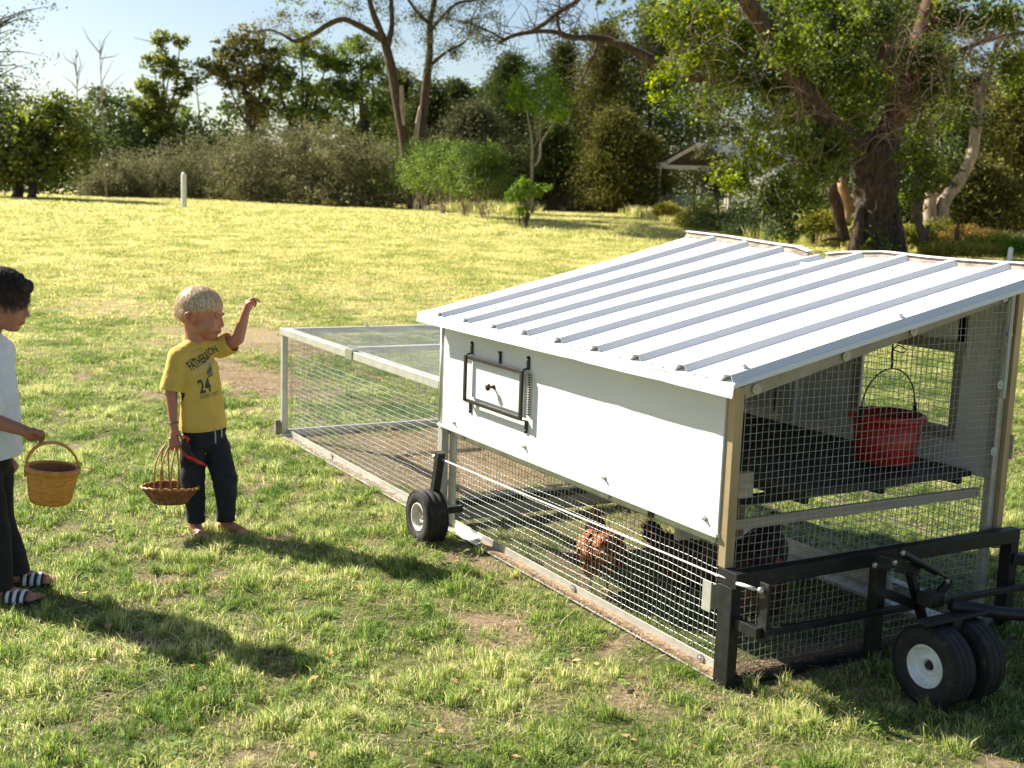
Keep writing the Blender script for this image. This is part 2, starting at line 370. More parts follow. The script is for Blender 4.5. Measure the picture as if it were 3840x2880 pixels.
# longer unmown grass on the right, behind the big tree and round the shed
def strip(n, pts, w, s0, s1, idx=(14, 16)):
    t = rng.random(n) * (len(pts) - 1); i = t.astype(int); f = t - i; A = np.array(pts)
    q = A[i] * (1 - f[:, None]) + A[i + 1] * f[:, None] + rng.normal(0, w, (n, 2))
    put(q[:, 0], q[:, 1], rng.integers(idx[0], idx[1], n), rng.uniform(s0, s1, n))
g2 = lambda a, b: tuple(ground(a, b)[:2])
strip(1500, [g2(1760, 800), g2(2100, 785), g2(2350, 795), g2(2450, 812), g2(2700, 850), g2(2990, 880)], .8, 1.0, 2.2)
strip(900, [g2(2990, 880), g2(3150, 920), g2(3560, 930), g2(3840, 945), g2(4100, 955)], .8, 1.0, 2.0)
P = np.concatenate(P)
me = bpy.data.meshes.new('lawn_grass'); me.vertices.add(len(P)); me.vertices.foreach_set('co', P[:, :3].astype(np.float32).ravel())
for nm, ty, v in (('idx', 'INT', P[:, 3].astype(np.int32)), ('scl', 'FLOAT', P[:, 4].astype(np.float32))):
    a = me.attributes.new(nm, ty, 'POINT'); a.data.foreach_set('value', v)
a = me.attributes.new('rot', 'FLOAT_VECTOR', 'POINT'); a.data.foreach_set('vector', P[:, 5:8].astype(np.float32).ravel())
go = bpy.data.objects.new('lawn_grass', me); link(go)
tag(go, 'short sunlit green and straw coloured turf covering the field', 'grass', kind='stuff')
ng = bpy.data.node_groups.new('grass', 'GeometryNodeTree')
ng.interface.new_socket('Geometry', in_out='INPUT', socket_type='NodeSocketGeometry'); ng.interface.new_socket('Geometry', in_out='OUTPUT', socket_type='NodeSocketGeometry')
gi = ng.nodes.new('NodeGroupInput'); gout = ng.nodes.new('NodeGroupOutput')
iop = ng.nodes.new('GeometryNodeInstanceOnPoints'); cinf = ng.nodes.new('GeometryNodeCollectionInfo')
cinf.inputs['Collection'].default_value = gc; cinf.inputs['Separate Children'].default_value = True; cinf.inputs['Reset Children'].default_value = True
def nattr(nm, ty):
    n = ng.nodes.new('GeometryNodeInputNamedAttribute'); n.data_type = ty; n.inputs['Name'].default_value = nm; return n.outputs[0]
ng.links.new(gi.outputs[0], iop.inputs['Points']); ng.links.new(cinf.outputs[0], iop.inputs['Instance'])
iop.inputs['Pick Instance'].default_value = True
ng.links.new(nattr('idx', 'INT'), iop.inputs['Instance Index']); ng.links.new(nattr('scl', 'FLOAT'), iop.inputs['Scale'])
ng.links.new(nattr('rot', 'FLOAT_VECTOR'), iop.inputs['Rotation']); ng.links.new(iop.outputs[0], gout.inputs[0])
gm = go.modifiers.new('grass', 'NODES'); gm.node_group = ng

# ================================================================== the chicken coop on wheels
def onp(px, py, axis, val):
    d = ray(px, py); s = (val - CAM[axis]) / d[axis]; return CAM + d * s
def z6(a, b): return (2600 + a * .651, 1800 + b * .651)
WD, LN, YE, HR = 1.28, 1.982, 4.16, .674
ROOFW = M('white_roof_steel', (.74, .75, .77), (.80, .80, .80), scale=3, rough=.38, spec=.5, bump=.15, bscale=30)
WHITE = M('white_painted_board', (.70, .71, .71), (.80, .80, .79), c3=(.58, .54, .47), contrast=(.35, .66), scale=7, rough=.55, bump=.35, bscale=90, stretch=(1, .15, 1))
INNER = M('grey_white_inner_board', (.76, .74, .73), (.86, .85, .85), scale=5, rough=.75, bump=.4)
ALU = M('galvanised_angle', (.50, .50, .47), (.66, .65, .60), scale=14, rough=.42, metal=.55, bump=.3, bscale=60, c3=(.40, .37, .31))
TAN = M('grass_reflection_aluminium', (.36, .27, .16), (.50, .39, .25), scale=9, rough=.45, metal=.35, bump=.25, stretch=(1, 1, .3))  # tan reflection of the grass is put into the base colour
WIREM = M('galvanised_wire', (.30, .34, .35), (.50, .54, .54), scale=20, rough=.38, metal=.55)
BLACK = M('black_steel', (.005, .005, .0065), (.014, .014, .017), c3=(.07, .055, .042), contrast=(.4, .62), scale=22, rough=.5, bump=.2, bscale=120)
IRON = M('dark_bronze_iron', (.016, .012, .011), (.042, .031, .028), scale=40, rough=.5, metal=.3, bump=.3)
RUST = M('rusty_trim', (.13, .095, .07), (.30, .26, .22), scale=22, rough=.8, bump=.5)
WOODP = M('pale_lumber', (.34, .28, .21), (.52, .45, .36), scale=10, rough=.8, bump=.4, stretch=(.2, 2, 6))
WOODD = M('dark_stained_boards', (.020, .017, .018), (.075, .062, .055), scale=12, rough=.7, bump=.6, c3=(.16, .15, .15), stretch=(.6, 3, 3), contrast=(.35, .62))
WOODB = M('brown_nest_wood', (.10, .052, .034), (.24, .14, .09), scale=12, rough=.75, bump=.5)
TYRE = M('tyre_rubber', (.010, .010, .011), (.024, .022, .021), c3=(.10, .075, .05), contrast=(.35, .60), scale=24, rough=.75, bump=.4, bscale=90)
RIMW = M('white_rim_paint', (.80, .81, .82), (.66, .66, .65), c3=(.36, .30, .23), contrast=(.45, .62), scale=26, rough=.35)
RIMD = M('worn_cream_rim', (.45, .38, .30), (.70, .66, .58), scale=26, rough=.5, c3=(.30, .17, .10), contrast=(.3, .55))
ZINC = M('zinc_bolt', (.55, .56, .55), rough=.3, metal=.8)
DEBRIS = M('straw_debris', (.16, .10, .06), (.50, .36, .22), scale=90, rough=.95, bump=1.0, dist=.006)

coop = thing('chicken_coop', 'long white wheeled chicken coop with ribbed metal roof, wire mesh sides and low attached run', 'chicken coop', (.64, 2.0, 0))
def part(name, mb, mat, parent=coop, smooth=False, bevel=.0015, label=None, kind=None):
    o = mb.build(name, mat, parent, smooth, bevel)
    if label: o['label'] = label
    if kind: o['kind'] = kind
    return o

# --- roof
_ry = [-.1, .08, .277, .51, .755, .998, 1.10, 1.155, 1.26, 1.49, 1.75, 2.06]; _rz = [1.300, 1.302, 1.297, 1.297, 1.306, 1.291, 1.277, 1.274, 1.299, 1.309, 1.325, 1.334]
XE, XR = -.088, 1.392
def roofz(x, y):
    r = float(np.interp(y, _ry, _rz)); t = (x - XE) / (XR - XE)
    base = .979 + t * (1.305 - .979); return base + (r - 1.305) * max(0, t) ** 2.2
def sheet(y0, y1, dz, near_edge):
    ribs = [-.055] + [.165 + .2405 * i for i in range(8)]; prof = []
    y = y0
    pts = [(y0, 0)]
    for r in ribs:
        if r - .034 > y0 + .001 and r + .034 < y1 - .001: pts += [(r - .031, 0), (r - .014, .0215), (r + .014, .0215), (r + .031, 0)]
        for q in (r + .09, r + .15):
            if y0 < q - .008 and q + .008 < y1: pts += [(q - .008, 0), (q, .0035), (q + .008, 0)]
    pts.append((y1, 0)); pts.sort()
    if near_edge: pts = [(-.094, -.016), (-.091, .0)] + [(-.086, 0.0), (-.072, .0215), (-.045, .0215), (-.028, 0)] + [p for p in pts if p[0] > -.02]
    X = np.linspace(XE, XR, 15); V = []; n = len(pts)
    for i, x in enumerate(X):
        for (yy, h) in pts:
            rp = noise.noise(Vector((x * 2.5, yy * 3, 1 + dz * 100))) * .0006
            V.append((x, yy, roofz(x, yy) + h + dz + rp))
    Fc = [(i * n + k, (i + 1) * n + k, (i + 1) * n + k + 1, i * n + k + 1) for i in range(len(X) - 1) for k in range(n - 1)]
    o = mesh_obj('roof_sheet', V, Fc, ROOFW, coop)
    s = o.modifiers.new('thick', 'SOLIDIFY'); s.thickness = .0016; s.offset = -1
    return o
sheet(1.118, 2.06, 0.0, False); sheet(-.094, 1.168, .0045, True)
m = MB(); ys_ = np.linspace(-.095, 2.062, 26)
for i in range(25):      # eave trim, folded steel, slightly dented
    a, b = ys_[i], ys_[i + 1]; j = lambda q: .0003 * math.sin(q * 23) + (.0018 if abs(q - .78) < .04 or abs(q - .25) < .03 else 0)
    za, zb = .973 + j(a), .973 + j(b)
    for (x0, x1, u, d) in ((-.093, -.0885, 0, -.034),):
        m.add([(x0 + j(a), a, za + u), (x1 + j(a), a, za + u), (x1 + j(a) - .004, a, za + d), (x0 + j(a) - .004, a, za + d), (x0 + j(b), b, zb + u), (x1 + j(b), b, zb + u), (x1 + j(b) - .004, b, zb + d), (x0 + j(b) - .004, b, zb + d)],
              [(0, 1, 2, 3), (7, 6, 5, 4), (0, 4, 5, 1), (1, 5, 6, 2), (2, 6, 7, 3), (3, 7, 4, 0)])
part('eave_trim', m, ROOFW, bevel=0)
m = MB()
m.add([(-.094, -.095, .978), (-.045, -.095, .990), (-.045, 2.06, .990), (-.094, 2.06, .978), (-.094, -.095, .9735), (-.045, -.095, .9855), (-.045, 2.06, .9855), (-.094, 2.06, .9735)],
      [(0, 1, 2, 3), (7, 6, 5, 4), (0, 4, 5, 1), (1, 5, 6, 2), (2, 6, 7, 3), (3, 7, 4, 0)])
part('eave_cap', m, ROOFW, bevel=0)
for (a0, b0) in ((-.09, 1.08), (1.19, 2.06)):   # ridge trim: lip with stained inner face
    m = MB(); q = np.linspace(a0, b0, 12)
    for i in range(11):
        a, b = q[i], q[i + 1]; za, zb = roofz(XR, a), roofz(XR, b); V = []
        for (y, z) in ((a, za), (b, zb)): V += [(XR - .012, y, z + .0005), (XR + .004, y, z + .024), (XR + .008, y, z + .022), (XR - .006, y, z - .004)]
        m.add(V, [(0, 1, 5, 4), (1, 2, 6, 5), (2, 3, 7, 6), (3, 0, 4, 7), (0, 3, 2, 1), (4, 5, 6, 7)])
    part('ridge_trim', m, RUST, bevel=0)
    m = MB()
    for i in range(11):
        a, b = q[i], q[i + 1]; m.bar((XR + .010, a, roofz(XR, a) + .029), (XR + .010, b, roofz(XR, b) + .029), .034, .006)
    part('ridge_lip', m, ROOFW, bevel=0)
for (x, y) in [(-.02, 1.93), (-.02, 1.21), (-.02, .50), (-.02, -.055), (.12, 1.72), (.62, -.057), (1.30, -.057), (1.3, 1.86), (.02, .73)]:
    m = MB(); z = roofz(x, y) + (.030 if y < 0 else 0); m.lathe([(0, .011), (.002, .011), (.002, .006), (.008, .0055), (.009, 0)], (x, y, z), (0, 0, 1), 10); part('roof_screw', m, ZINC, bevel=0)

# --- left side panel, lip and rails
m = MB(); m.box((-.008, .036, .484), (.006, LN - .026, .948)); part('side_panel', m, WHITE, label='white painted board below the eave')
m = MB(); m.box((-.016, .033, .472), (.006, LN + .012, .4835)); part('panel_lip', m, WHITE)
m = MB(); m.box((.034, .036, .432), (.040, LN, .4715)); part('mesh_rail', m, ALU)
for (y, z) in ((1.838, .512), (1.226, .526), (.663, .524), (.037 + .06, .518)):
    m = MB(); m.lathe([(0, .010), (-.003, .010), (-.003, .006), (-.012, .0055), (-.012, 0)], (-.008, y, z), (1, 0, 0), 8); part('panel_bolt', m, ZINC, bevel=0)
# nest door
dr = bpy.data.objects.new('nest_door', None); dr.location = (0, 0, 0); link(dr, coop); dr.location = (-.64, 1.446 - 2.0, .73)
def dpart(name, mb, mat, **k): return mesh_obj(name, mb.V, mb.F, mat, dr, k.get('smooth', False), bevel=k.get('bevel', .0015))
m = MB(); m.box((-.018, 1.24, .655), (-.0085, 1.675, .815)); dpart('door_board', m, WHITE)
for (y, zt, zb) in ((1.690, .834, .636), (1.218, .834, .636)):
    m = MB(); m.bar((-.040, y, zb), (-.040, y, zt), .019, .010, (1, 0, 0)); dpart('frame_strap', m, IRON)
    for (z, s) in ((zt, 1), (zb, -1)):
        m = MB(); m.bar((-.040, y, z), (-.012, y, z + s * .006), .020, .004); m.bar((-.012, y, z + s * .002), (-.012, y, z + s * .046), .020, .005, (1, 0, 0))
        m.lathe([(0, .010), (.005, .010), (.005, 0)], (-.0145, y, z + s * .046), (1, 0, 0), 12); dpart('strap_tab', m, BLACK)
        m = MB(); m.lathe([(0, .0045), (-.003, .004), (-.003, 0)], (-.0150, y, z + s * .042), (1, 0, 0), 8); dpart('tab_bolt', m, ZINC, bevel=0)
for z in (.826, .640):
    m = MB(); m.bar((-.036, 1.228, z), (-.036, 1.680, z), .010, .0155); dpart('frame_crossbar', m, IRON)
m = MB(); m.bar((-.012, 1.199, .652), (-.012, 1.199, .822), .014, .004, (1, 0, 0)); dpart('rack_strip', m, ZINC)
for i in range(17):
    m = MB(); z = .658 + i * .0098; m.box((-.0185, 1.194, z), (-.0142, 1.204, z + .0055)); dpart('rack_tooth', m, BLACK, bevel=0)
m = MB(); m.lathe([(0, .006), (-.022, .006), (-.024, .0145), (-.031, .016), (-.036, .012), (-.038, 0)], (-.018, 1.475, .728), (1, 0, 0), 16)
m.lathe([(0, .011), (-.004, .010), (-.004, 0)], (-.018, 1.475, .728), (1, 0, 0), 12); dpart('knob', m, M('brown_knob', (.10, .055, .035), rough=.4, metal=.4), smooth=True, bevel=0)
m = MB(); m.box((-.016, 1.436, .830), (-.0085, 1.449, .876)); m.box((-.022, 1.434, .873), (-.0085, 1.451, .879)); part('hook', m, BLACK)

# --- posts and frame
def post(name, a, b, mat, **k): m = MB(); m.box(a, b); return part(name, m, mat, **k)
post('corner_post', (-.001, -.001, .381), (.034, .034, .952), TAN, label='aluminium corner post coloured with tan grass reflection at the near left')
post('corner_post', (1.222, .004, .02), (1.252, .036, 1.255), ALU); post('corner_post', (1.2535, -.014, .30), (1.284, .036, 1.262), TAN)
m = MB(); m.tube([(.004, LN + .004, .485), (.004, LN + .004, .952)], .0165, 14); part('corner_post', m, ALU, smooth=True, bevel=0)
post('corner_post', (-.004, LN - .018, 0), (.03, LN + .024, .470), ALU); post('corner_post', (.034, LN - .085, .02), (.040, LN - .020, .431), ALU)
post('corner_post', (WD - .034, LN - .02, 0), (WD, LN + .02, 1.25), ALU)
post('corner_post', (.0, YE - .03, .02), (.035, YE + .004, .634), ALU); post('corner_post', (WD - .035, YE - .03, .02), (WD, YE + .004, .634), ALU)
for (y0, y1) in ((.0, LN - .02), (LN + .026, YE + .02)):  # bottom rails left: flat flange carrying straw, upright leg
    m = MB(); m.box((-.004, y0, .008), (.036, y1, .014)); part('bottom_flange', m, ALU)
    m = MB(); m.box((.0365, y0, .008), (.041, y1, .052)); part('bottom_rail', m, ALU)
m = MB(); m.box((WD - .045, .04, .006), (WD, YE, .045)); part('bottom_rail', m, ALU)
m = MB(); m.box((.036, YE - .03, .006), (WD - .036, YE + .004, .05)); part('bottom_rail', m, ALU)
m = MB(); m.box((.045, LN - .02, .09), (WD - .04, LN + .02, .12)); part('cross_bar', m, BLACK)
m = MB(); m.box((.045, LN - .01, .02), (WD - .04, LN + .012, .085)); part('cross_board', m, WOODP)
m = MB(); m.bar((.036, .012, .934), (1.222, .012, 1.224), .022, .040); part('gable_rail', m, M('cream_pvc_rail', (.34, .29, .23), (.46, .40, .33), scale=9, rough=.6))
m = MB(); m.bar((.01, LN + .01, .930), (1.27, LN + .01, 1.24), .022, .040); part('gable_rail', m, ALU)
# run top
m = MB(); m.box((-.004, LN + .026, HR - .004), (.050, YE + .006, HR)); m.box((-.008, LN + .026, HR - .040), (-.0045, YE + .006, HR)); part('run_top_rail', m, ALU, label='broad pale top rail along the run')
m = MB(); m.box((WD - .05, LN + .03, HR - .04), (WD, YE, HR)); part('run_top_rail', m, ALU)
m = MB(); m.box((.051, YE - .042, HR - .035), (WD - .051, YE + .004, HR - .0015)); part('run_end_rail', m, ALU)
m = MB(); m.box((.051, 3.168, HR - .03), (WD - .051, 3.212, HR + .001)); part('run_cross_rail', m, ALU)
m = MB(); m.box((-.014, 3.015, HR - .045), (-.0085, 3.105, HR + .012)); m.box((-.0135, 3.02, HR + .0005), (.032, 3.10, HR + .007)); m.box((-.004, 3.025, HR + .0075), (.02, 3.05, HR + .032)); m.box((.0, 3.07, HR + .0075), (.018, 3.098, HR + .026)); part('clamp', m, ZINC)
m = MB(); m.lathe([(0, .012), (.012, .010), (.014, 0)], (.55, YE - .02, HR), (0, 0, 1), 8); part('rail_bolt', m, ZINC, bevel=0)
post('skid', (-.035, YE - .015, .02), (-.006, YE + .02, .11), RUST)

# --- wire mesh: welded one inch wire, each panel one joined part
def wires(name, o, u, v, nu, nv, pu, pv, r=.0011, clip=None, jit=.0010, u0=0, v0=0):
    """wires on plane o + a*u + b*v; clip(a,b) gives the top of b at a"""
    o = Vector(o); u = Vector(u).normalized(); v = Vector(v).normalized(); n = u.cross(v); mb = MB()
    A, B = nu * pu, nv * pv
    rip = lambda a, b: n * (.0016 * math.sin(a * 17 + b * 11) + .0012 * math.sin(b * 41 + a * 3))
    for i in range(nu + 1):
        a = u0 + i * pu; top = clip(a) if clip else B
        if top <= .02: continue
        k = max(3, int(top / .09)); pts = [o + u * (a + random.gauss(0, jit)) + v * (top * j / k) + rip(a, top * j / k) for j in range(k + 1)]
        mb.tube(pts, r, 4, False)
    for j in range(nv + 1):
        b = v0 + j * pv; ks = max(4, int(A / .10)); run = []
        for q in range(ks + 1):
            a = u0 + A * q / ks
            if clip and clip(a) < b:
                if len(run) > 1: mb.tube(run, r, 4, False)
                run = []
            else: run.append(o + u * a + v * (b + random.gauss(0, jit)) + rip(a, b) + n * .0015)
        if len(run) > 1: mb.tube(run, r, 4, False)
    o_ = mb.build(name, WIREM, coop, True); o_['kind'] = 'stuff'; return o_
G = .0254
wires('wire_mesh', (.0435, .036, .02), (0, 1, 0), (0, 0, 1), 76, 17, G, G)
wires('wire_mesh', (.0435, LN + .03, .02), (0, 1, 0), (0, 0, 1), 83, 25, G, G)
wires('wire_mesh', (.038, -.0035, .045), (1, 0, 0), (0, 0, 1), 47, 47, G, G, r=.00095, clip=lambda a: .878 + .2445 * a)
wires('wire_mesh', (WD - .02, .05, .03), (0, 1, 0), (0, 0, 1), 75, 20, G, G)
wires('wire_mesh', (WD - .02, LN + .03, .03), (0, 1, 0), (0, 0, 1), 83, 24, G, G)
wires('wire_mesh', (.04, YE - .012, .03), (1, 0, 0), (0, 0, 1), 47, 24, G, G)
wires('wire_mesh', (.05, LN + .03, HR - .006), (0, 1, 0), (1, 0, 0), 83, 46, G, G, r=.0008, jit=.0003)
wires('wire_mesh', (WD - .014, .22, .69), (0, 1, 0), (0, 0, 1), 20, 13, G, G)
for (p, ax) in [((.075, -.006, .945), 1), ((.445, -.006, 1.034), 1), ((.745, -.006, 1.107), 1), ((1.185, -.006, 1.215), 1), ((1.205, -.006, .905), 1), ((1.205, -.006, .665), 1), ((1.20, -.006, .345), 1),
                ((.030, .10, .450), 0), ((.030, .70, .450), 0), ((.030, 1.83, .450), 0), ((.034, .13, .034), 0), ((.034, .90, .034), 0), ((.034, 3.4, .036), 0)]:
    m = MB(); a = (0, -1, 0) if ax else (-1, 0, 0)
    m.lathe([(0, .0165), (.003, .0165), (.0035, .006), (.006, .0055), (.006, 0)], p, a, 18); part('washer', m, M('cream_washer', (.55, .54, .44), rough=.5) if p[2] > .1 else ZINC, bevel=0)
m = MB(); m.box((1.219, -.012, .855), (1.237, -.0065, 1.24)); part('edge_strip', m, M('pvc_strip', (.42, .46, .44), rough=.5))
m = MB(); m.lathe([(0, .008), (.010, .008), (.010, 0)], (1.238, .002, 1.083), (0, -1, 0), 8); part('post_bolt', m, ZINC, bevel=0)

# --- inside: back wall, right wall with window, dark floor, nest boxes
m = MB(); m.box((.04, LN - .034, .56), (WD - .036, LN - .022, .985)); m.add([(.04, LN - .034, .9855), (WD - .036, LN - .034, .9855), (WD - .036, LN - .034, 1.24), (.04, LN - .022, .9855), (WD - .036, LN - .022, .9855), (WD - .036, LN - .022, 1.24)], [(0, 1, 2), (5, 4, 3), (0, 3, 4, 1), (1, 4, 5, 2), (2, 5, 3, 0)])
part('back_panel', m, INNER, bevel=0)
m = MB(); x0, x1 = 1.262, 1.274
m.box((x0, .20, .985), (x1, LN - .04, 1.268)); m.box((x0, .70, .545), (x1, LN - .04, .9845)); m.box((x0, .045, .545), (x1, .2395, 1.262)); m.box((x0, .24, .545), (x1, .6995, .7045)); part('right_panel', m, INNER, bevel=0)
wf = MB()
for (a, b) in (((.695, .66), (.735, 1.03)), ((.205, .66), (.240, 1.03)), ((.2405, .66), (.6945, .705)), ((.2405, .986), (.6945, 1.03))): wf.box((1.2505, a[0], a[1]), (1.2615, b[0], b[1]))
part('window_frame', wf, M('grey_window_trim', (.30, .27, .24), (.40, .36, .31), scale=9, rough=.8))
m = MB(); m.box((1.236, 1.05, .56), (1.2610, 1.10, 1.24)); part('wall_stud', m, INNER); m = MB(); m.box((1.2555, 1.19, .60), (1.2612, 1.196, 1.22)); part('wall_seam', m, BLACK)
for z in (.80, 1.0): 
    m = MB(); m.lathe([(0, .009), (-.006, .008), (-.006, 0)], (1.2355, 1.075, z), (1, 0, 0), 8); part('wall_bolt', m, ZINC, bevel=0)
nb_ = 13
for i in range(nb_):      # floor boards running across
    y0 = .10 + i * (1.83 / nb_); m = MB(); m.box((.42 + random.uniform(-.004, .004), y0, .548 + random.uniform(-.002, .002)), (1.235, y0 + 1.83 / nb_ - .006, .566)); part('floor_board', m, WOODD, bevel=.002)
for x in (.44, .80, 1.20):
    m = MB(); m.box((x - .012, .12, .515), (x + .012, 1.94, .5475)); part('floor_joist', m, BLACK)
m = MB(); m.box((.028, .42, .435), (1.25, .45, .470)); part('floor_beam', m, BLACK)
m = MB(); m.box((.036, .045, .484), (1.215, .063, .517)); part('front_rail', m, WOODP, label='pale wooden rail across the open end')
m = MB(); m.box((.038, .006, .60), (.098, .028, .68)); part('door_stop', m, WOODP)
m = MB(); m.box((.045, .05, .46), (.115, .13, .56)); part('corner_block', m, WOODB)
m = MB(); m.box((.045, 1.10, .57), (.42, 1.92, .74)); m.box((.045, 1.08, .745), (.30, 1.5, .775)); m.box((.045, 1.52, .742), (.44, 1.93, .758)); part('nest_box', m, WOODB, bevel=.004)
m = MB(); m.box((.98, .02, .046), (1.083, 1.93, .060)); m.box((1.085, .3, .046), (1.092, 1.93, .12)); part('ground_trough', m, ALU)
m = MB(); m.box((.14, .42, .34), (.40, .44, .43)); part('hanging_board', m, WOODP)
m = MB(); m.bar((1.24, .50, .60), (1.235, .38, .68), .022, .022); part('latch_handle', m, BLACK)
m = MB(); m.bar((1.10, .9, 1.20), (1.22, .9, 1.20), .12, .02); part('roof_vent', m, BLACK)
m = MB(); m.box((1.2865, -.02, .63), (1.296, .012, .72)); part('wood_wedge', m, WOODP)
m = MB(); m.box((-.014, .042, .225), (-.008, .085, .325)); m.box((-.0075, .046, .235), (.030, .052, .315)); part('shim', m, ALU)

# --- black steel hitch frame, levers and cable
def bk(name, *boxes, mat=BLACK, **k):
    m = MB()
    for a, b in boxes: m.box(a, b)
    return part(name, m, mat, **k)
bk('hitch_beam', ((-.004, -.062, .330), (1.325, -.0215, .380)))
bk('hitch_post', ((-.004, -.045, .0), (.034, .020, .3295))); bk('hitch_post', ((-.002, -.021, .330), (.033, .03, .380))); bk('hitch_post', ((1.285, -.060, .0), (1.327, -.012, .3295)))
bk('hitch_post', ((.612, -.064, .03), (.652, -.022, .3295)))
bk('bottom_bar', ((.0345, -.046, -.01), (1.284, -.006, .032)))
bk('bottom_ledge', ((.0365, -.0055, .020), (1.284, .034, .028)))
m = MB(); m.bar((.072, -.112, .200), (1.75, -.112, .172), .020, .022); part('steering_rod', m, BLACK, bevel=.003)
bk('lever_arm', ((.010, -.150, .200), (.034, -.046, .234)))
bk('lever_plate', ((.0345, -.165, .185), (.044, -.125, .372)))
m = MB(); m.lathe([(-.010, 0), (-.008, .008), (0, .011), (.008, .008), (.010, 0)], (.022, -.145, .352), (1, 0, 0), 12); part('ball_joint', m, ZINC, smooth=True, bevel=0)
m = MB(); m.tube([(-.118, 1.785, .376), (-.075, 1.1, .366), (-.028, .4, .357), (-.006, .05, .352), (.016, -.135, .352)], .0032, 8); m.tube([(.000, -.06, .352), (.014, -.125, .352)], .006, 8); part('pull_cable', m, M('white_cable', (.72, .70, .68), rough=.4), smooth=True, bevel=0)
m = MB(); m.lathe([(-.012, 0), (-.009, .009), (0, .012), (.009, .009), (.012, 0)], (-.122, 1.79, .376), (1, 0, 0), 12); part('ball_joint', m, ZINC, smooth=True, bevel=0)
for sx in (-1, 1):
    xx = -.118 if sx < 0 else WD + .118
    m = MB(); m.bar((xx, 1.812, .13), (xx, 1.750, .405), .034, .034, (1, 0, 0)); part('wheel_lever', m, BLACK, bevel=.002)
    m = MB(); m.bar((xx, 1.80, .13), (.02 if sx < 0 else WD - .02, 1.80, .13), .03, .03); part('axle', m, BLACK)
# caster assembly
for (a, b, y, w, h, nm) in [(z6(1190, 415), z6(1400, 530), -.17, .026, .026, 'shock_absorber'), (z6(1400, 530), z6(1490, 580), -.17, .010, .010, 'shock_rod'), (z6(1480, 575), z6(1385, 690), -.165, .030, .014, 'strut'),
                            (z6(1250, 540), z6(1320, 800), -.24, .020, .030, 'lever'), (z6(1080, 640), z6(1300, 730), -.22, .030, .045, 'caster_arm'), (z6(1060, 470), z6(1290, 520), -.15, .04, .022, 'latch_bar')]:
    p, q = onp(*a, 1, y), onp(*b, 1, y); m = MB()
    if nm == 'shock_absorber': m.tube([p, q], .013, 12)
    elif nm == 'shock_rod': m.tube([p, q], .005, 8)
    else: m.bar(p, q, w, h, (0, 1, 0))
    part(nm, m, BLACK)
for a in (z6(1202, 420), z6(1458, 583), z6(1155, 475), z6(1040, 490)):
    p = onp(*a, 1, -.185); m = MB(); m.lathe([(0, .009), (.007, .009), (.008, 0)], p, (0, -1, 0), 8); part('hex_bolt', m, ZINC, bevel=0)
p = onp(*z6(1143, 600), 1, -.17); m = MB(); m.tube([Vector(p) + Vector((.007 * math.cos(t * 1.2), .007 * math.sin(t * 1.2), .05 - t * .0022)) for t in range(46)], .0013, 5); part('spring', m, ZINC, smooth=True, bevel=0)
bk('caster_plate', ((.45, -.42, .262), (.72, -.37, .272))); bk('caster_pivot', ((.56, -.33, .275), (.62, -.27, .315))); bk('caster_pivot', ((.562, -.42, .13), (.603, -.36, .261)))
m = MB(); m.tube([(.62, -.36, .288), (.8, -.40, .250), (1.0, -.50, .235), (1.25, -.60, .262), (1.7, -.78, .33)], .021, 10); part('tow_bar', m, BLACK, smooth=True, bevel=0)
m = MB(); m.bar((1.30, -.05, .27), (1.60, -.16, .235), .04, .04); part('brace', m, BLACK)
m = MB(); m.tube([(1.33, -.03, .37), (2.2, -.2, .33)], .002, 6); part('wire_stay', m, BLACK, bevel=0)

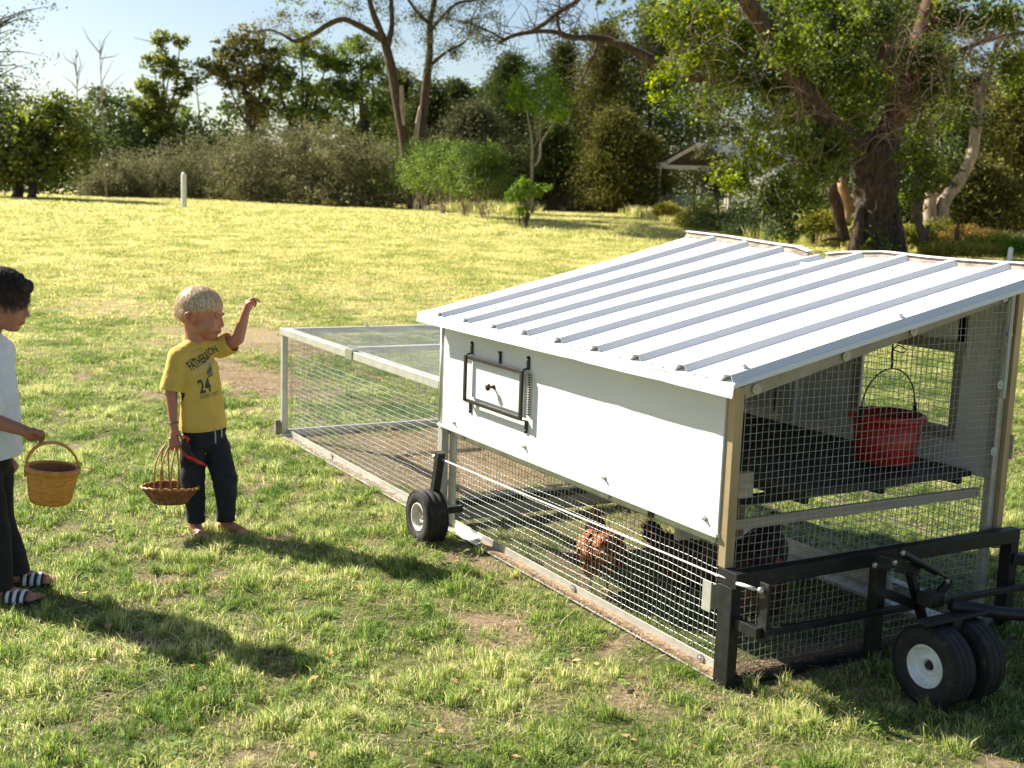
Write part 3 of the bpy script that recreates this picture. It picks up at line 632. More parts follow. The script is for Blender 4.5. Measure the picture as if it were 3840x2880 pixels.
# wheels > tyre, rim
def wheel(loc, r, w, rimmat, label, dirt=False):
    e = bpy.data.objects.new('wheel', None); link(e, coop); e.location = Vector(loc) - coop.location; e['label'] = label
    h = w / 2; rr = r * .50
    m = MB(); prof = [(-h * .72, rr), (-h * .88, rr * 1.12), (-h * .98, r * .72), (-h * .98, r * .84), (-h * .90, r * .93), (-h * .72, r * .985)]
    for gx in (-.5, -.17, .17, .5): prof += [((gx - .05) * w * .8, r * 1.0), ((gx - .035) * w * .8, r * .984), ((gx + .035) * w * .8, r * .984), ((gx + .05) * w * .8, r * 1.0)]
    prof += [(h * .72, r * .985), (h * .90, r * .93), (h * .98, r * .84), (h * .98, r * .72), (h * .88, rr * 1.12), (h * .72, rr)]
    m.lathe(prof, (0, 0, 0), (1, 0, 0), 64)
    mesh = m
    o = bpy.data.objects.new('tyre', bpy.data.meshes.new('tyre')); o.data.from_pydata(mesh.V, [], mesh.F); o.data.update(); o.data.polygons.foreach_set('use_smooth', [True] * len(o.data.polygons)); o.data.materials.append(TYRE); link(o, e)
    m = MB()
    for k in range(72):   # shoulder tread blocks
        th = 2 * math.pi * k / 72; c, s_ = math.cos(th), math.sin(th)
        for sd in (-1, 1): m.bar((sd * h * .955, c * r * .905, s_ * r * .905), (sd * h * .80, c * r * .978, s_ * r * .978), .0045, .005, (0, -s_, c))
    o = bpy.data.objects.new('tread', bpy.data.meshes.new('tread')); o.data.from_pydata(m.V, [], m.F); o.data.update(); o.data.materials.append(TYRE); link(o, e); o['kind'] = 'stuff'
    m = MB(); m.lathe([(-h * .80, rr * 1.06), (-h * .92, rr * 1.03), (-h * .86, rr * .95), (-h * .45, rr * .86), (-h * .30, rr * .55), (-h * .50, rr * .46), (-h * .50, rr * .33), (-h * .2, rr * .30), (-h * .2, 0)], (0, 0, 0), (1, 0, 0), 40)
    m.lathe([(h * .80, rr * 1.06), (h * .92, rr * 1.03), (h * .86, rr * .95), (h * .3, rr * .86), (h * .1, rr * .4), (h * .1, 0)], (0, 0, 0), (1, 0, 0), 40)
    o = bpy.data.objects.new('rim', bpy.data.meshes.new('rim')); o.data.from_pydata(m.V, [], m.F); o.data.update(); o.data.polygons.foreach_set('use_smooth', [True] * len(o.data.polygons)); o.data.materials.append(rimmat); link(o, e)
    m = MB(); m.lathe([(-h * .5, 0), (-h * .5, rr * .2), (-h * .1, rr * .28), (-h * .1, 0)], (0, 0, 0), (1, 0, 0), 12)
    o = bpy.data.objects.new('hub', bpy.data.meshes.new('hub')); o.data.from_pydata(m.V, [], m.F); o.data.update(); o.data.materials.append(RUST if dirt else IRON); link(o, e)
wheel((-.150, 1.800, .112), .119, .105, RIMD, 'worn cream rimmed wheel beside the run', True)
wheel((WD + .150, 1.800, .112), .119, .105, RIMD, 'wheel on the far side', True)
wheel((.515, -.395, .124), .128, .090, RIMW, 'white rimmed front caster wheel nearer the camera')
wheel((.650, -.395, .124), .128, .090, RIMW, 'front caster wheel behind its twin')

# straw debris lying on the ledges
def debris(n, x0, x1, y0, y1, z, sx, sy):
    V = []; Fc = []
    for i in range(n):
        x, y = random.uniform(x0, x1), random.uniform(y0, y1)
        if abs(y - 1.6) < .1 and random.random() < .5: continue
        an = random.uniform(0, 3.14); l = random.uniform(.006, .022); w = random.uniform(.0008, .0018); dx, dy = math.cos(an) * l, math.sin(an) * l; zz = z + random.uniform(.001, .011); tz = random.uniform(-.003, .004)
        k = len(V); V += [(x - dx - dy * w / l, y - dy + dx * w / l, zz - tz), (x - dx + dy * w / l, y - dy - dx * w / l, zz - tz), (x + dx, y + dy, zz + tz)]; Fc.append((k, k + 1, k + 2))
    o = mesh_obj('straw_debris', V, Fc, DEBRIS, coop); o['kind'] = 'stuff'
debris(5200, .000, .040, .05, 1.62, .012, 1, 1); debris(2600, .0, .040, 2.1, 4.1, .012, 1, 1); debris(3200, .05, 1.2, -.03, .030, .030, 1, 1)
m = MB()
V = []; Fc = []; n = 60
for i in range(n + 1):
    y = .03 + 1.58 * i / n; hgt = .006 + .006 * noise.noise(Vector((y * 9, 0, 0)))
    V += [(.0, y, .0145), (.018, y, .017 + max(0, hgt)), (.0362, y, .0145 + max(.001, hgt * 1.4))]
for i in range(n): Fc += [(i * 3, i * 3 + 1, i * 3 + 4, i * 3 + 3), (i * 3 + 1, i * 3 + 2, i * 3 + 5, i * 3 + 4)]
o = mesh_obj('litter', V, Fc, DEBRIS, coop); o['kind'] = 'stuff'

# ------------------------------------------------------------------ red bucket hanging inside
bk_ = thing('red_bucket', 'red plastic bucket hanging by a wire handle inside the coop', 'bucket', (.965, .275, .59))
RED = M('red_plastic', (.36, .012, .014), (.50, .02, .02), scale=9, rough=.35, bump=.1, c3=(.55, .12, .09), contrast=(.35, .66))
m = MB(); m.lathe([(0, 0), (0, .100), (.004, .106), (.175, .124), (.175, .120), (.008, .102), (.008, 0)], (.965, .275, .590), (0, 0, 1), 40); m.build('pail', RED, bk_, True)
m = MB(); m.lathe([(.158, .1245), (.158, .139), (.166, .142), (.178, .138), (.182, .128), (.180, .121)], (.965, .275, .590), (0, 0, 1), 40); m.build('rim', RED, bk_, True)
m = MB(); hp = [(.965 + .138 * math.cos(t), .275 - .0 * math.sin(t), .785 + .148 * math.sin(t)) for t in np.linspace(0, math.pi, 22)]; m.tube(hp, .003, 6); m.build('handle', BLACK, bk_, True)
for s in (-1, 1):
    m = MB(); m.bar((.965 + s * .140, .275, .755), (.965 + s * .138, .275, .80), .012, .010, (1, 0, 0)); m.build('handle_clip', BLACK, bk_)
m = MB(); m.tube([(.965, .275, .930), (.966, .275, .95), (.960, .275, 1.02), (.963, .275, 1.16)], .004, 6); m.tube([(.965, .275, 1.0), (.98, .272, 1.02), (1.01, .27, 1.01), (1.03, .27, 1.0), (1.01, .27, .99), (.97, .275, 1.0)], .0025, 6); m.build('hanging_chain', BLACK, bk_, True)

# ================================================================== sculpting: overlapping solids fused into one continuous skin
def _tmp(me):
    o = bpy.data.objects.new('tmp', me); COL.objects.link(o); return o
_ICO = {}
def ico(sub):
    if sub not in _ICO:
        b = bmesh.new(); bmesh.ops.create_icosphere(b, subdivisions=sub, radius=1.0); b.verts.index_update()
        _ICO[sub] = (np.array([v.co[:] for v in b.verts]), np.array([[v.index for v in f.verts] for f in b.faces])); b.free()
    return _ICO[sub]
class Clay:
    def __init__(s): s.V = []; s.Fc = []; s.n = 0
    def ball(s, c, r, ax=None, sub=3):
        if not hasattr(r, '__len__'): r = (r, r, r)
        v, f = ico(sub); A = np.eye(3) if ax is None else np.array([list(a) for a in ax])
        s.V.append((v * np.array(r)) @ A + np.array(list(c))); s.Fc.append(f + s.n); s.n += len(v); return s
    def limb(s, pts, rad, step=.35, flat=None):
        pts = [Vector(p) for p in pts]
        for i in range(len(pts) - 1):
            a, b = pts[i], pts[i + 1]; ra, rb = rad[i], rad[i + 1]; L = (b - a).length; n = max(2, int(L / (min(ra, rb) * max(step, .3))) + 1)
            for k in range(n + 1):
                t = k / n; s.ball(a.lerp(b, t), ra + (rb - ra) * t, sub=2 if ra < .02 else 3)
        return s
    def fuse(s, name, mat, vox, smooth=4, parent=None, cuts=(), disp=None, fac=.6, extra=None):
        V = np.concatenate(s.V); Fc = np.concatenate(s.Fc); me = mesh_obj('t', V, Fc, None); _d = me.data; bpy.data.objects.remove(me); me = _d; o = _tmp(me)
        r = o.modifiers.new('r', 'REMESH'); r.mode = 'VOXEL'; r.voxel_size = vox; r.use_smooth_shade = True
        if smooth: k = o.modifiers.new('s', 'SMOOTH'); k.iterations = smooth; k.factor = fac
        dg = bpy.context.evaluated_depsgraph_get(); m2 = bpy.data.meshes.new_from_object(o.evaluated_get(dg)); bpy.data.objects.remove(o); bpy.data.meshes.remove(me)
        bm = bmesh.new(); bm.from_mesh(m2)
        for cut in cuts:
            p, n = Vector(cut[0]), Vector(cut[1]); vs = bm.verts[:]
            if len(cut) > 2: vs = [v for v in vs if (v.co - p).length < cut[2]]
            S = set(vs); es = [e for e in bm.edges if e.verts[0] in S and e.verts[1] in S]; fs = [f for f in bm.faces if all(v in S for v in f.verts)]
            bmesh.ops.bisect_plane(bm, geom=vs + es + fs, plane_co=p, plane_no=n, clear_outer=True)
        if disp:
            bm.normal_update()
            for v in bm.verts: v.co += v.normal * disp(v.co)
        off = Vector((0, 0, 0)); p = parent
        while p is not None: off += Vector(p.location); p = p.parent
        for v in bm.verts: v.co -= off
        bm.to_mesh(m2); bm.free(); m2.name = name
        for q in m2.polygons: q.use_smooth = True
        m2.materials.clear(); m2.materials.append(mat)
        o = bpy.data.objects.new(name, m2); link(o, parent)
        return o

def skin_mat(name, base, blush):
    m = M(name, base, blush, scale=16, rough=.5, bump=.12, bscale=220, coords='pos', contrast=(.40, .75))
    b = m.node_tree.nodes['Principled BSDF']; b.inputs['Subsurface Weight'].default_value = .12
    b.inputs['Subsurface Radius'].default_value = (.012, .004, .002); b.inputs['Subsurface Scale'].default_value = .6
    return m
SKIN = skin_mat('fair_skin', (.46, .215, .135), (.52, .17, .105)); SKIN2 = skin_mat('tanned_skin', (.36, .165, .10), (.42, .155, .095))
LIP = M('lips', (.34, .09, .07), rough=.4); EYEW = M('eye_white', (.34, .31, .29), rough=.2); IRIS = M('eye_iris', (.03, .025, .02), rough=.1)
BROW_L = M('fair_brow', (.22, .13, .07), rough=.8); BROW_D = M('dark_brow', (.02, .012, .01), rough=.8)

class Frame:
    def __init__(s, o, f, up=(0, 0, 1)):
        s.o = Vector(o); s.f = Vector(f).normalized(); u = Vector(up); s.l = u.cross(s.f).normalized(); s.u = s.f.cross(s.l).normalized()
        s.ax = (s.f, s.l, s.u)
    def __call__(s, f, l, u): return s.o + s.f * f + s.l * l + s.u * u

def head(cl, H, k=1.0, nose=1.0):
    B = lambda c, r: cl.ball(H(*[q * k for q in c]), tuple(q * k for q in r), H.ax, 4)
    B((-.016, 0, .020), (.090, .071, .082)); B((.030, 0, .022), (.052, .058, .056)); B((-.045, 0, -.005), (.055, .058, .060))
    B((.030, 0, -.040), (.056, .056, .064)); B((.046, 0, -.086), (.032, .034, .022)); B((.064, 0, -.092), (.014, .018, .013))
    for s in (-1, 1):
        B((.008, s * .038, -.060), (.034, .022, .026)); B((.050, s * .030, -.052), (.030, .024, .026)); B((.056, s * .034, -.040), (.022, .018, .018))
        B((.070, s * .026, .006), (.013, .022, .009)); B((.060, s * .030, -.012), (.014, .017, .012))
        B((.085, s * .0095, -.044), (.009, .007, .006))
        cl.limb([H(-.004 * k, s * .072 * k, -.002 * k), H(-.018 * k, s * .084 * k, .009 * k), H(-.037 * k, s * .090 * k, -.004 * k), H(-.037 * k, s * .088 * k, -.028 * k), H(-.014 * k, s * .075 * k, -.050 * k)], [.0048 * k, .0056 * k, .0060 * k, .0055 * k, .0055 * k])
        B((-.020, s * .073, -.020), (.015, .0035, .022)); B((-.008, s * .071, -.024), (.005, .005, .008))
    cl.limb([H(.076 * k, 0, .002 * k), H(.086 * k, 0, -.022 * k), H((.087 + .004 * nose) * k, 0, -.037 * k)], [.0085 * k, .0085 * k, .0100 * k], .25)
    B((.076, 0, -.058), (.014, .022, .012)); B((.083, 0, -.0625), (.008, .017, .0042)); B((.080, 0, -.0725), (.0085, .014, .005))
def head_parts(H, k, parent, brow, person_iris=IRIS):
    for s in (-1, 1):
        m = MB(); c = H(.0630 * k, s * .030 * k, -.0125 * k); bm_ = bmesh.new(); bmesh.ops.create_icosphere(bm_, subdivisions=2, radius=.0105 * k)
        m.add([v.co + c for v in bm_.verts], [tuple(v.index for v in f.verts) for f in bm_.faces]); e = m.build('eye', EYEW, parent, True)
        m = MB(); m.add([v.co * .62 + c + H.f * (.0048 * k) for v in bm_.verts], [tuple(v.index for v in f.verts) for f in bm_.faces]); m.build('iris', person_iris, e, True); bm_.free()
        m = MB(); m.tube([H(.0815 * k, s * .012 * k, .001 * k), H(.0840 * k, s * .026 * k, .0075 * k), H(.071 * k, s * .046 * k, .004 * k)], [.0024 * k, .0036 * k, .0016 * k], 6); m.build('eyebrow', brow, parent, True)
        m = MB(); m.tube([H(.0770 * k, s * .019 * k, -.007 * k), H(.0785 * k, s * .029 * k, -.0035 * k), H(.0690 * k, s * .041 * k, -.009 * k)], .0019 * k, 5); m.build('eyelid', brow, parent, True)
    m = MB(); m.tube([H(.0840 * k, -.017 * k, -.0675 * k), H(.0885 * k, -.006 * k, -.0655 * k), H(.0885 * k, .006 * k, -.0655 * k), H(.0840 * k, .017 * k, -.0675 * k)], [.0012 * k, .0026 * k, .0026 * k, .0012 * k], 6); m.build('mouth', LIP, parent, True)

def hair(H, k, parent, mat, n, line, length, lift=.004, w=.0022, crown=(-.45, .1, .9), seed=1, messy=.25, fringe=1.5):
    R = random.Random(seed); V = []; Fc = []; rn = []; c0 = (-.016, 0, .020); rr = (.092, .073, .085)
    cr = Vector(crown).normalized(); cnt = 0
    while cnt < n:
        d = Vector((R.gauss(0, 1), R.gauss(0, 1), R.gauss(0, 1))).normalized()
        if d.z < np.interp(d.x, [p[0] for p in line], [p[1] for p in line]): continue
        cnt += 1; p = Vector((c0[0] + d.x * rr[0], d.y * rr[1], c0[2] + d.z * rr[2]))
        t = (d - cr * d.dot(cr)); t = t - d * t.dot(d)
        if t.length < .12: t = Vector((R.gauss(0, 1), R.gauss(0, 1), R.gauss(0, .4)))
        t.normalize(); t = (t + Vector((0, 0, -.35)) + Vector((R.gauss(0, messy), R.gauss(0, messy), R.gauss(0, messy)))).normalized()
        L = length * R.uniform(.6, 1.1) * (fringe if d.x > .15 and d.z > .3 else 1); side = d.cross(t).normalized(); kk = len(V); q = p.copy(); rv = R.random(); dd = d.copy(); lf = lift * R.uniform(.3, 1.6)
        S = 4
        for i in range(S + 1):
            f = i / S; ww = w * (1 - f * .75) / 2; pos = q + dd * (lf * (1 - (1 - f) ** 2) + .0012)
            V += [H(*((pos - side * ww) * k)), H(*((pos + side * ww) * k))]
            q = q + t * (L / S); e = Vector(((q.x - c0[0]) / rr[0], q.y / rr[1], (q.z - c0[2]) / rr[2]))
            if e.length < 1.0 or e.z > -.1:
                e.normalize(); q2 = Vector((c0[0] + e.x * rr[0], e.y * rr[1], c0[2] + e.z * rr[2])); q = q2; dd = e
            t = (t - dd * t.dot(dd) * .8 + Vector((0, 0, -.12))).normalized()
        for i in range(S): Fc.append((kk + 2 * i, kk + 2 * i + 1, kk + 2 * i + 3, kk + 2 * i + 2)); rn.append(rv)
    return mesh_obj('hair', np.array([tuple(v) for v in V]), np.array(Fc), mat, parent, True, rnd=rn)
def scalp(H, k, parent, mat, line):
    V = []; Fc = []; nu, nv = 40, 24; c0 = (-.016, 0, .020); rr = (.0915, .0725, .0845)
    for j in range(nv + 1):
        for i in range(nu):
            th = 2 * math.pi * i / nu; x = math.cos(th); lim = np.interp(x, [p[0] for p in line], [p[1] for p in line]) - .02
            ph = j / nv * (math.pi / 2 - math.asin(max(-1, min(1, lim)))); z = math.cos(ph); s = math.sin(ph)
            V.append(H((c0[0] + s * math.cos(th) * rr[0]) * k, s * math.sin(th) * rr[1] * k, (c0[2] + z * rr[2]) * k))
    for j in range(nv):
        for i in range(nu): Fc.append((j * nu + i, (j + 1) * nu + i, (j + 1) * nu + (i + 1) % nu, j * nu + (i + 1) % nu))
    return mesh_obj('scalp_hair', V, Fc, mat, parent, True)

def finger(cl, pts, r): cl.limb(pts, [r * (1 - .10 * i) for i in range(len(pts))], .35)

D0 = 5.27
bt = lambda px, py, d=0.0: Vector(pt(px, py, D0 - d))       # d: metres nearer than the boy's middle
toC = Vector((-.286, -.958, 0)); rt = Vector((.958, -.286, 0)); up = Vector((0, 0, 1))
def mixdir(deg): a = math.radians(deg); return toC * math.cos(a) + rt * math.sin(a)

# ------------------------------------------------------------------ the blond boy
bfoot = on_ground(bt(800, 2000))
boy = thing('person', 'blond barefoot child in yellow T-shirt with one arm raised and a wicker basket', 'child', tuple(bfoot))
H1 = Frame(bt(758, 1172, .0), mixdir(72) + up * -.14)
k1 = 1.05
chest = mixdir(38); sl_ = up.cross(chest).normalized()       # his left
ax = (chest, sl_, up)
cl = Clay(); head(cl, H1, k1)
neckb = bt(733, 1292, -.01)
cl.limb([H1(-.028, 0, -.040), neckb + up * .0], [.046, .044], .25)
# torso
hipc = bt(768, 1650, 0); waist = bt(766, 1560, 0); chc = bt(748, 1400, 0)
shR = bt(668, 1338, .065); shL = bt(826, 1306, -.06)
cl.limb([neckb, shR], [.040, .034]); cl.limb([neckb, shL], [.040, .034])
cl.ball(chc, (.058, .082, .095), ax); cl.ball(waist, (.056, .078, .09), ax); cl.ball(hipc, (.062, .082, .075), ax)
# right arm (hanging, holds basket)
elR = bt(642, 1475, .075); wrR = bt(651, 1592, .085)
cl.limb([shR, elR, wrR], [.032, .0265, .0185])
hR = bt(655, 1628, .09)
cl.ball(hR, (.014, .021, .027), (chest, sl_, up)); cl.limb([wrR, hR], [.0185, .019], .3)
for i, (dx, L) in enumerate([(-18, 1.0), (-8, 1.08), (3, 1.05), (13, .9)]):
    b = bt(655 + dx, 1646, .096); c = bt(656 + dx * 1.05, 1668 * 1 + 0, .105); e = bt(657 + dx * .9, 1684 - (1 - L) * 30, .092); f = bt(657 + dx * .7, 1686 - (1 - L) * 30, .074)
    finger(cl, [b, c, e, f], .0066)
finger(cl, [bt(668, 1618, .10), bt(682, 1645, .105), bt(685, 1668, .10)], .0072)
# left arm (raised)
elL = bt(893, 1270, -.03); wrL = bt(921, 1172, .0)
cl.limb([shL, elL, wrL], [.033, .0275, .0185])
hL = bt(932, 1143, .0); cl.limb([wrL, hL], [.018, .019], .3)
cl.ball(hL, (.020, .013, .024), (rt, toC, up))
finger(cl, [bt(935, 1126, .01), bt(948, 1119, .012), bt(962, 1122, .012), bt(973, 1133, .010)], .0062)   # index, pointing and bent
finger(cl, [bt(937, 1128, .0), bt(950, 1124, .0), bt(961, 1131, .0), bt(960, 1143, .002)], .0060)
finger(cl, [bt(939, 1133, -.010), bt(951, 1130, -.012), bt(960, 1138, -.010), bt(957, 1148, -.008)], .0058)
finger(cl, [bt(938, 1140, -.018), bt(948, 1139, -.022), bt(955, 1147, -.02), bt(952, 1154, -.018)], .0052)
finger(cl, [bt(928, 1140, .016), bt(938, 1132, .022), bt(951, 1134, .022)], .0066)
# legs, feet
knR = bt(722, 1800, .035); anR = bt(735, 1975, .02); knL = bt(845, 1800, .02); anL = bt(848, 1962, -.02)
cl.limb([bt(735, 1665, .03), knR, anR], [.058, .042, .026]); cl.limb([bt(805, 1660, -.02), knL, anL], [.058, .042, .026])
fR = Frame(on_ground(anR), mixdir(12)); fL = Frame(on_ground(anL), mixdir(52))
def foot(cl, F, k=1.0):
    cl.limb([F(-.020 * k, 0, .024 * k), F(.03 * k, 0, .026 * k), F(.085 * k, .004 * k, .017 * k)], [.022 * k, .022 * k, .016 * k], .25)
    cl.limb([F(0, 0, .03 * k), F(0, 0, .09 * k)], [.023 * k, .026 * k], .3); cl.ball(F(.085 * k, 0, .014 * k), (.022 * k, .030 * k, .012 * k), F.ax)
    for i, l in enumerate((.026, .012, 0, -.011, -.021)): cl.limb([F(.092 * k, l * k, .012 * k), F((.120 - abs(i) * .006) * k, l * k * 1.05, .009 * k)], [.0085 * k, (.0085 if i == 0 else .0065) * k], .4)
foot(cl, fR); foot(cl, fL)
cl.fuse('body', SKIN, .0029, 5, boy, fac=.5)
head_parts(H1, k1, boy, BROW_L)
LINE1 = [(-1, -.60), (-.55, -.55), (-.30, -.20), (-.22, .16), (.05, .24), (.22, .22), (.45, .40), (.7, .52), (1, .56)]
HB = M('blond_hair', (.42, .30, .15), (.88, .76, .52), scale=110, rough=.42, rnd=.45, transl=.25, contrast=(.3, .6)); HBs = M('blond_scalp', (.22, .13, .06), (.34, .22, .11), scale=60, rough=.7)
scalp(H1, k1, boy, HBs, LINE1)
hair(H1, k1, boy, HB, 9000, LINE1, .046, lift=.006, w=.0030, crown=(-.42, .12, .9), seed=3, messy=.09, fringe=1.0)
# shirt
YEL = M('yellow_cotton', (.62, .40, .065), (.72, .50, .11), scale=14, rough=.85, bump=.25, bscale=260, contrast=(.3, .7))
tc = Clay()
for (c, r) in [(bt(738, 1330), (.056, .080, .040)), (bt(745, 1390), (.072, .098, .075)), (bt(752, 1460), (.074, .098, .075)), (bt(759, 1530), (.078, .102, .08)), (bt(764, 1590), (.084, .110, .075)), (bt(765, 1650), (.086, .112, .06))]:
    tc.ball(c, r, ax)
_st = [(bt(745, 1390), (.072, .098)), (bt(752, 1460), (.074, .098)), (bt(759, 1530), (.078, .102)), (bt(764, 1590), (.084, .110)), (bt(765, 1650), (.086, .112))]
for (c0_, r0_), (c1_, r1_) in zip(_st, _st[1:]):
    for f_ in np.linspace(0, 1, 9): tc.ball(c0_.lerp(c1_, f_), (r0_[0] * (1 - f_) + r1_[0] * f_, r0_[1] * (1 - f_) + r1_[1] * f_, .03), ax)
tc.limb([neckb + up * -.012, shR + up * .002], [.046, .044], .25); tc.limb([neckb + up * -.012, shL + up * .002], [.046, .044], .25)
sE = shR.lerp(elR, .86); tc.limb([shR, sE], [.045, .050], .25); sF = shL.lerp(elL, .52); tc.limb([shL, sF], [.045, .050], .25)
def folds(v):
    p = v - chc; s = p.dot(sl_); z = p.z
    f = .0028 * noise.noise(Vector((s * 22, p.dot(chest) * 18, z * 9 + s * 14))) + .0022 * math.sin(s * 60 + z * 25 + 3 * noise.noise(Vector((s * 8, z * 8, 1)))) * max(0, min(1, (-z - .02) * 9)) + .0016 * noise.noise(v * 55)
    return f
hemz = bt(765, 1602).z
shirt = tc.fuse('tshirt', YEL, .0042, 6, boy, cuts=[(Vector((0, 0, hemz)) + sl_ * 0, up * -1 + sl_ * .05), (sE + (elR - shR).normalized() * .012, (elR - shR).normalized(), .059), (sF + (elL - shL).normalized() * .012, (elL - shL).normalized(), .070)], disp=folds, fac=.6)
# the two sleeve cuts would also clip the body if planes ran through it, so check they kept the torso
so_ = shirt.modifiers.new('th', 'SOLIDIFY'); so_.thickness = .003; so_.offset = -1
m = MB(); cc = neckb + up * .008; m.tube([cc + chest * (.044 * math.cos(t)) + sl_ * (.050 * math.sin(t)) + up * (.010 - .016 * math.cos(t)) for t in np.linspace(0, 2 * math.pi, 30)], .0042, 6); m.build('collar', YEL, boy, True)
# trousers
NAVY = M('dark_navy_jersey', (.008, .010, .016), (.016, .020, .032), scale=20, rough=.9, bump=.3, bscale=200)
pc = Clay()
pc.ball(bt(767, 1612), (.076, .100, .05), ax); pc.ball(bt(769, 1650), (.078, .101, .06), ax)
pc.limb([bt(728, 1672, .03), knR, bt(734, 1900, .03), bt(736, 1990, .02)], [.060, .050, .039, .036], .3)
pc.limb([bt(806, 1668, -.02), knL, bt(849, 1890, .01), bt(847, 1985, -.02)], [.060, .051, .039, .036], .3)
pf = lambda v: .003 * noise.noise(Vector((v.x * 14, v.y * 14, v.z * 34))) + .0035 * noise.noise(v * 22)
pants = pc.fuse('trousers', NAVY, .0046, 5, boy, cuts=[(Vector((0, 0, max(fR.o.z, fL.o.z) + .052)), up * -1), (bt(767, 1592), up)], disp=pf)
pants.modifiers.new('th', 'SOLIDIFY').thickness = -.003
CORD = M('grey_cord', (.42, .43, .45), rough=.8)
for (a, b) in (((805, 1604), (808, 1662)), ((828, 1598), (832, 1640))):
    m = MB(); m.tube([bt(*a, .098), bt((a[0] + b[0]) / 2 + 2, (a[1] + b[1]) / 2, .100), bt(*b, .098)], [.0026, .003, .0036], 6); m.build('drawstring', CORD, boy, True)
m = MB(); q = (wrR - elR).normalized(); s1 = q.cross(up).normalized(); s2 = q.cross(s1); wc = wrR.lerp(hR, -.15)
m.tube([wc + s1 * (.0205 * math.cos(t)) + s2 * (.0205 * math.sin(t)) for t in np.linspace(0, 2 * math.pi, 20)], .0028, 6); m.build('bracelet', M('grey_bracelet', (.10, .10, .12), rough=.5), boy, True)

# printed lettering on the shirt, wrapped onto the cloth
def wrap_text(txt, center, u, v, size, mat, target, parent, name='print', dirn=None, sx=1.0):
    cu = bpy.data.curves.new('t', 'FONT'); cu.body = txt; cu.size = size; cu.align_x = 'LEFT'; cu.resolution_u = 3
    if name == 'bold_print': cu.offset = size * .03
    o = _tmp(cu); dg = bpy.context.evaluated_depsgraph_get(); me = bpy.data.meshes.new_from_object(o.evaluated_get(dg)); bpy.data.objects.remove(o)
    bm = bmesh.new(); bm.from_mesh(me); bmesh.ops.triangulate(bm, faces=bm.faces[:]); bmesh.ops.subdivide_edges(bm, edges=[e for e in bm.edges if e.calc_length() > size * .25], cuts=2)
    bmesh.ops.triangulate(bm, faces=bm.faces[:])
    dg = bpy.context.evaluated_depsgraph_get(); tree = BVHTree.FromObject(target, dg); off = Vector(target.parent.location); bad = []
    for w in bm.verts:
        p = center + u * (w.co.x * sx) + v * (w.co.y * 1.15) + dirn * .25
        hit, no, _, _ = tree.ray_cast(p - off, -dirn)
        if hit is None: bad.append(w)
        else: w.co = hit + off + dirn * .0012 - (off)
    bmesh.ops.delete(bm, geom=bad, context='VERTS')
    bm.to_mesh(me); bm.free(); me.materials.clear(); me.materials.append(mat); ob = bpy.data.objects.new(name, me); link(ob, parent); ob['label'] = 'lettering printed on the shirt'; return ob
INK = M('dark_print', (.045, .05, .04), (.10, .11, .07), scale=120, rough=.9); INKW = M('faded_white_print', (.60, .52, .32), (.72, .62, .42), scale=120, rough=.9)
pd = mixdir(28); pu = up.cross(pd).normalized(); tl = lambda a: (pu * math.cos(a) + up * math.sin(a), up * math.cos(a) - pu * math.sin(a))
u_, v_ = tl(.46); wrap_text('FATHER&SON', bt(723, 1392, .1), u_, v_, .043, INK, shirt, boy, 'bold_print', pd, .60)
wrap_text('HANDYMAN', bt(737, 1416, .1), u_, v_, .032, INKW, shirt, boy, 'print', pd, .66)
wrap_text('SERVICES', bt(756, 1428, .1), u_, v_, .010, INKW, shirt, boy, 'print', pd, .9)
u_, v_ = tl(.14); wrap_text('24', bt(762, 1479, .1), u_, v_, .070, INK, shirt, boy, 'bold_print', pd, .80)
wrap_text('EVERY DAY', bt(765, 1501, .1), u_, v_, .022, INK, shirt, boy, 'print', pd, .85)
def wrap_poly(poly, mat, name):
    V = [tuple(bt(a, b, .1)) for a, b in poly]; bm = bmesh.new(); vs = [bm.verts.new(v) for v in V]; bm.faces.new(vs); bmesh.ops.triangulate(bm, faces=bm.faces[:])
    bmesh.ops.subdivide_edges(bm, edges=bm.edges[:], cuts=4); dg = bpy.context.evaluated_depsgraph_get(); tree = BVHTree.FromObject(shirt, dg); off = Vector(boy.location); bad = []
    for w in bm.verts:
        hit, no, _, _ = tree.ray_cast(w.co + pd * .2 - off, -pd)
        if hit is None: bad.append(w)
        else: w.co = hit + pd * .0012
    bmesh.ops.delete(bm, geom=bad, context='VERTS'); me = bpy.data.meshes.new(name); bm.to_mesh(me); bm.free(); me.materials.append(mat); o = bpy.data.objects.new(name, me); link(o, boy); return o
GREYP = M('grey_print', (.07, .09, .10), (.16, .18, .17), scale=150, rough=.9)
for poly in ([(800, 1404), (812, 1384), (830, 1378), (834, 1396), (818, 1410), (806, 1414)], [(803, 1418), (822, 1412), (834, 1402), (836, 1418), (812, 1424)], [(812, 1378), (826, 1370), (832, 1374), (828, 1377), (816, 1382)]):
    wrap_poly(poly, GREYP, 'tool_print')

# ------------------------------------------------------------------ wicker basket in his hand
WK = M('brown_wicker', (.14, .045, .018), (.33, .125, .045), scale=55, rough=.55, bump=.3); WK2 = M('honey_wicker', (.34, .15, .035), (.50, .26, .08), scale=55, rough=.5)
basket = thing('wicker_basket', 'brown boat-shaped wicker basket with thin looped handles hanging from the child\'s hand', 'basket', tuple(bt(638, 1880, .09)))
bc = bt(638, 1884, .09); bu = rt * .97 + toC * .2; bu.normalize(); bv = up.cross(bu).normalized()
def brim(t, h):   # h 0 bottom..1 rim ; boat shape: long ends lifted
    a = .070 + .050 * h; b = .050 + .028 * h; e = abs(math.cos(t)) ** 3
    return bc + bu * (math.copysign(abs(math.cos(t)) ** .9, math.cos(t)) * a) + bv * (math.sin(t) * b) + up * (.072 * h * (1 - .10 * e) + .012 * h * 0 - .0)
NT = 44; rows = 13
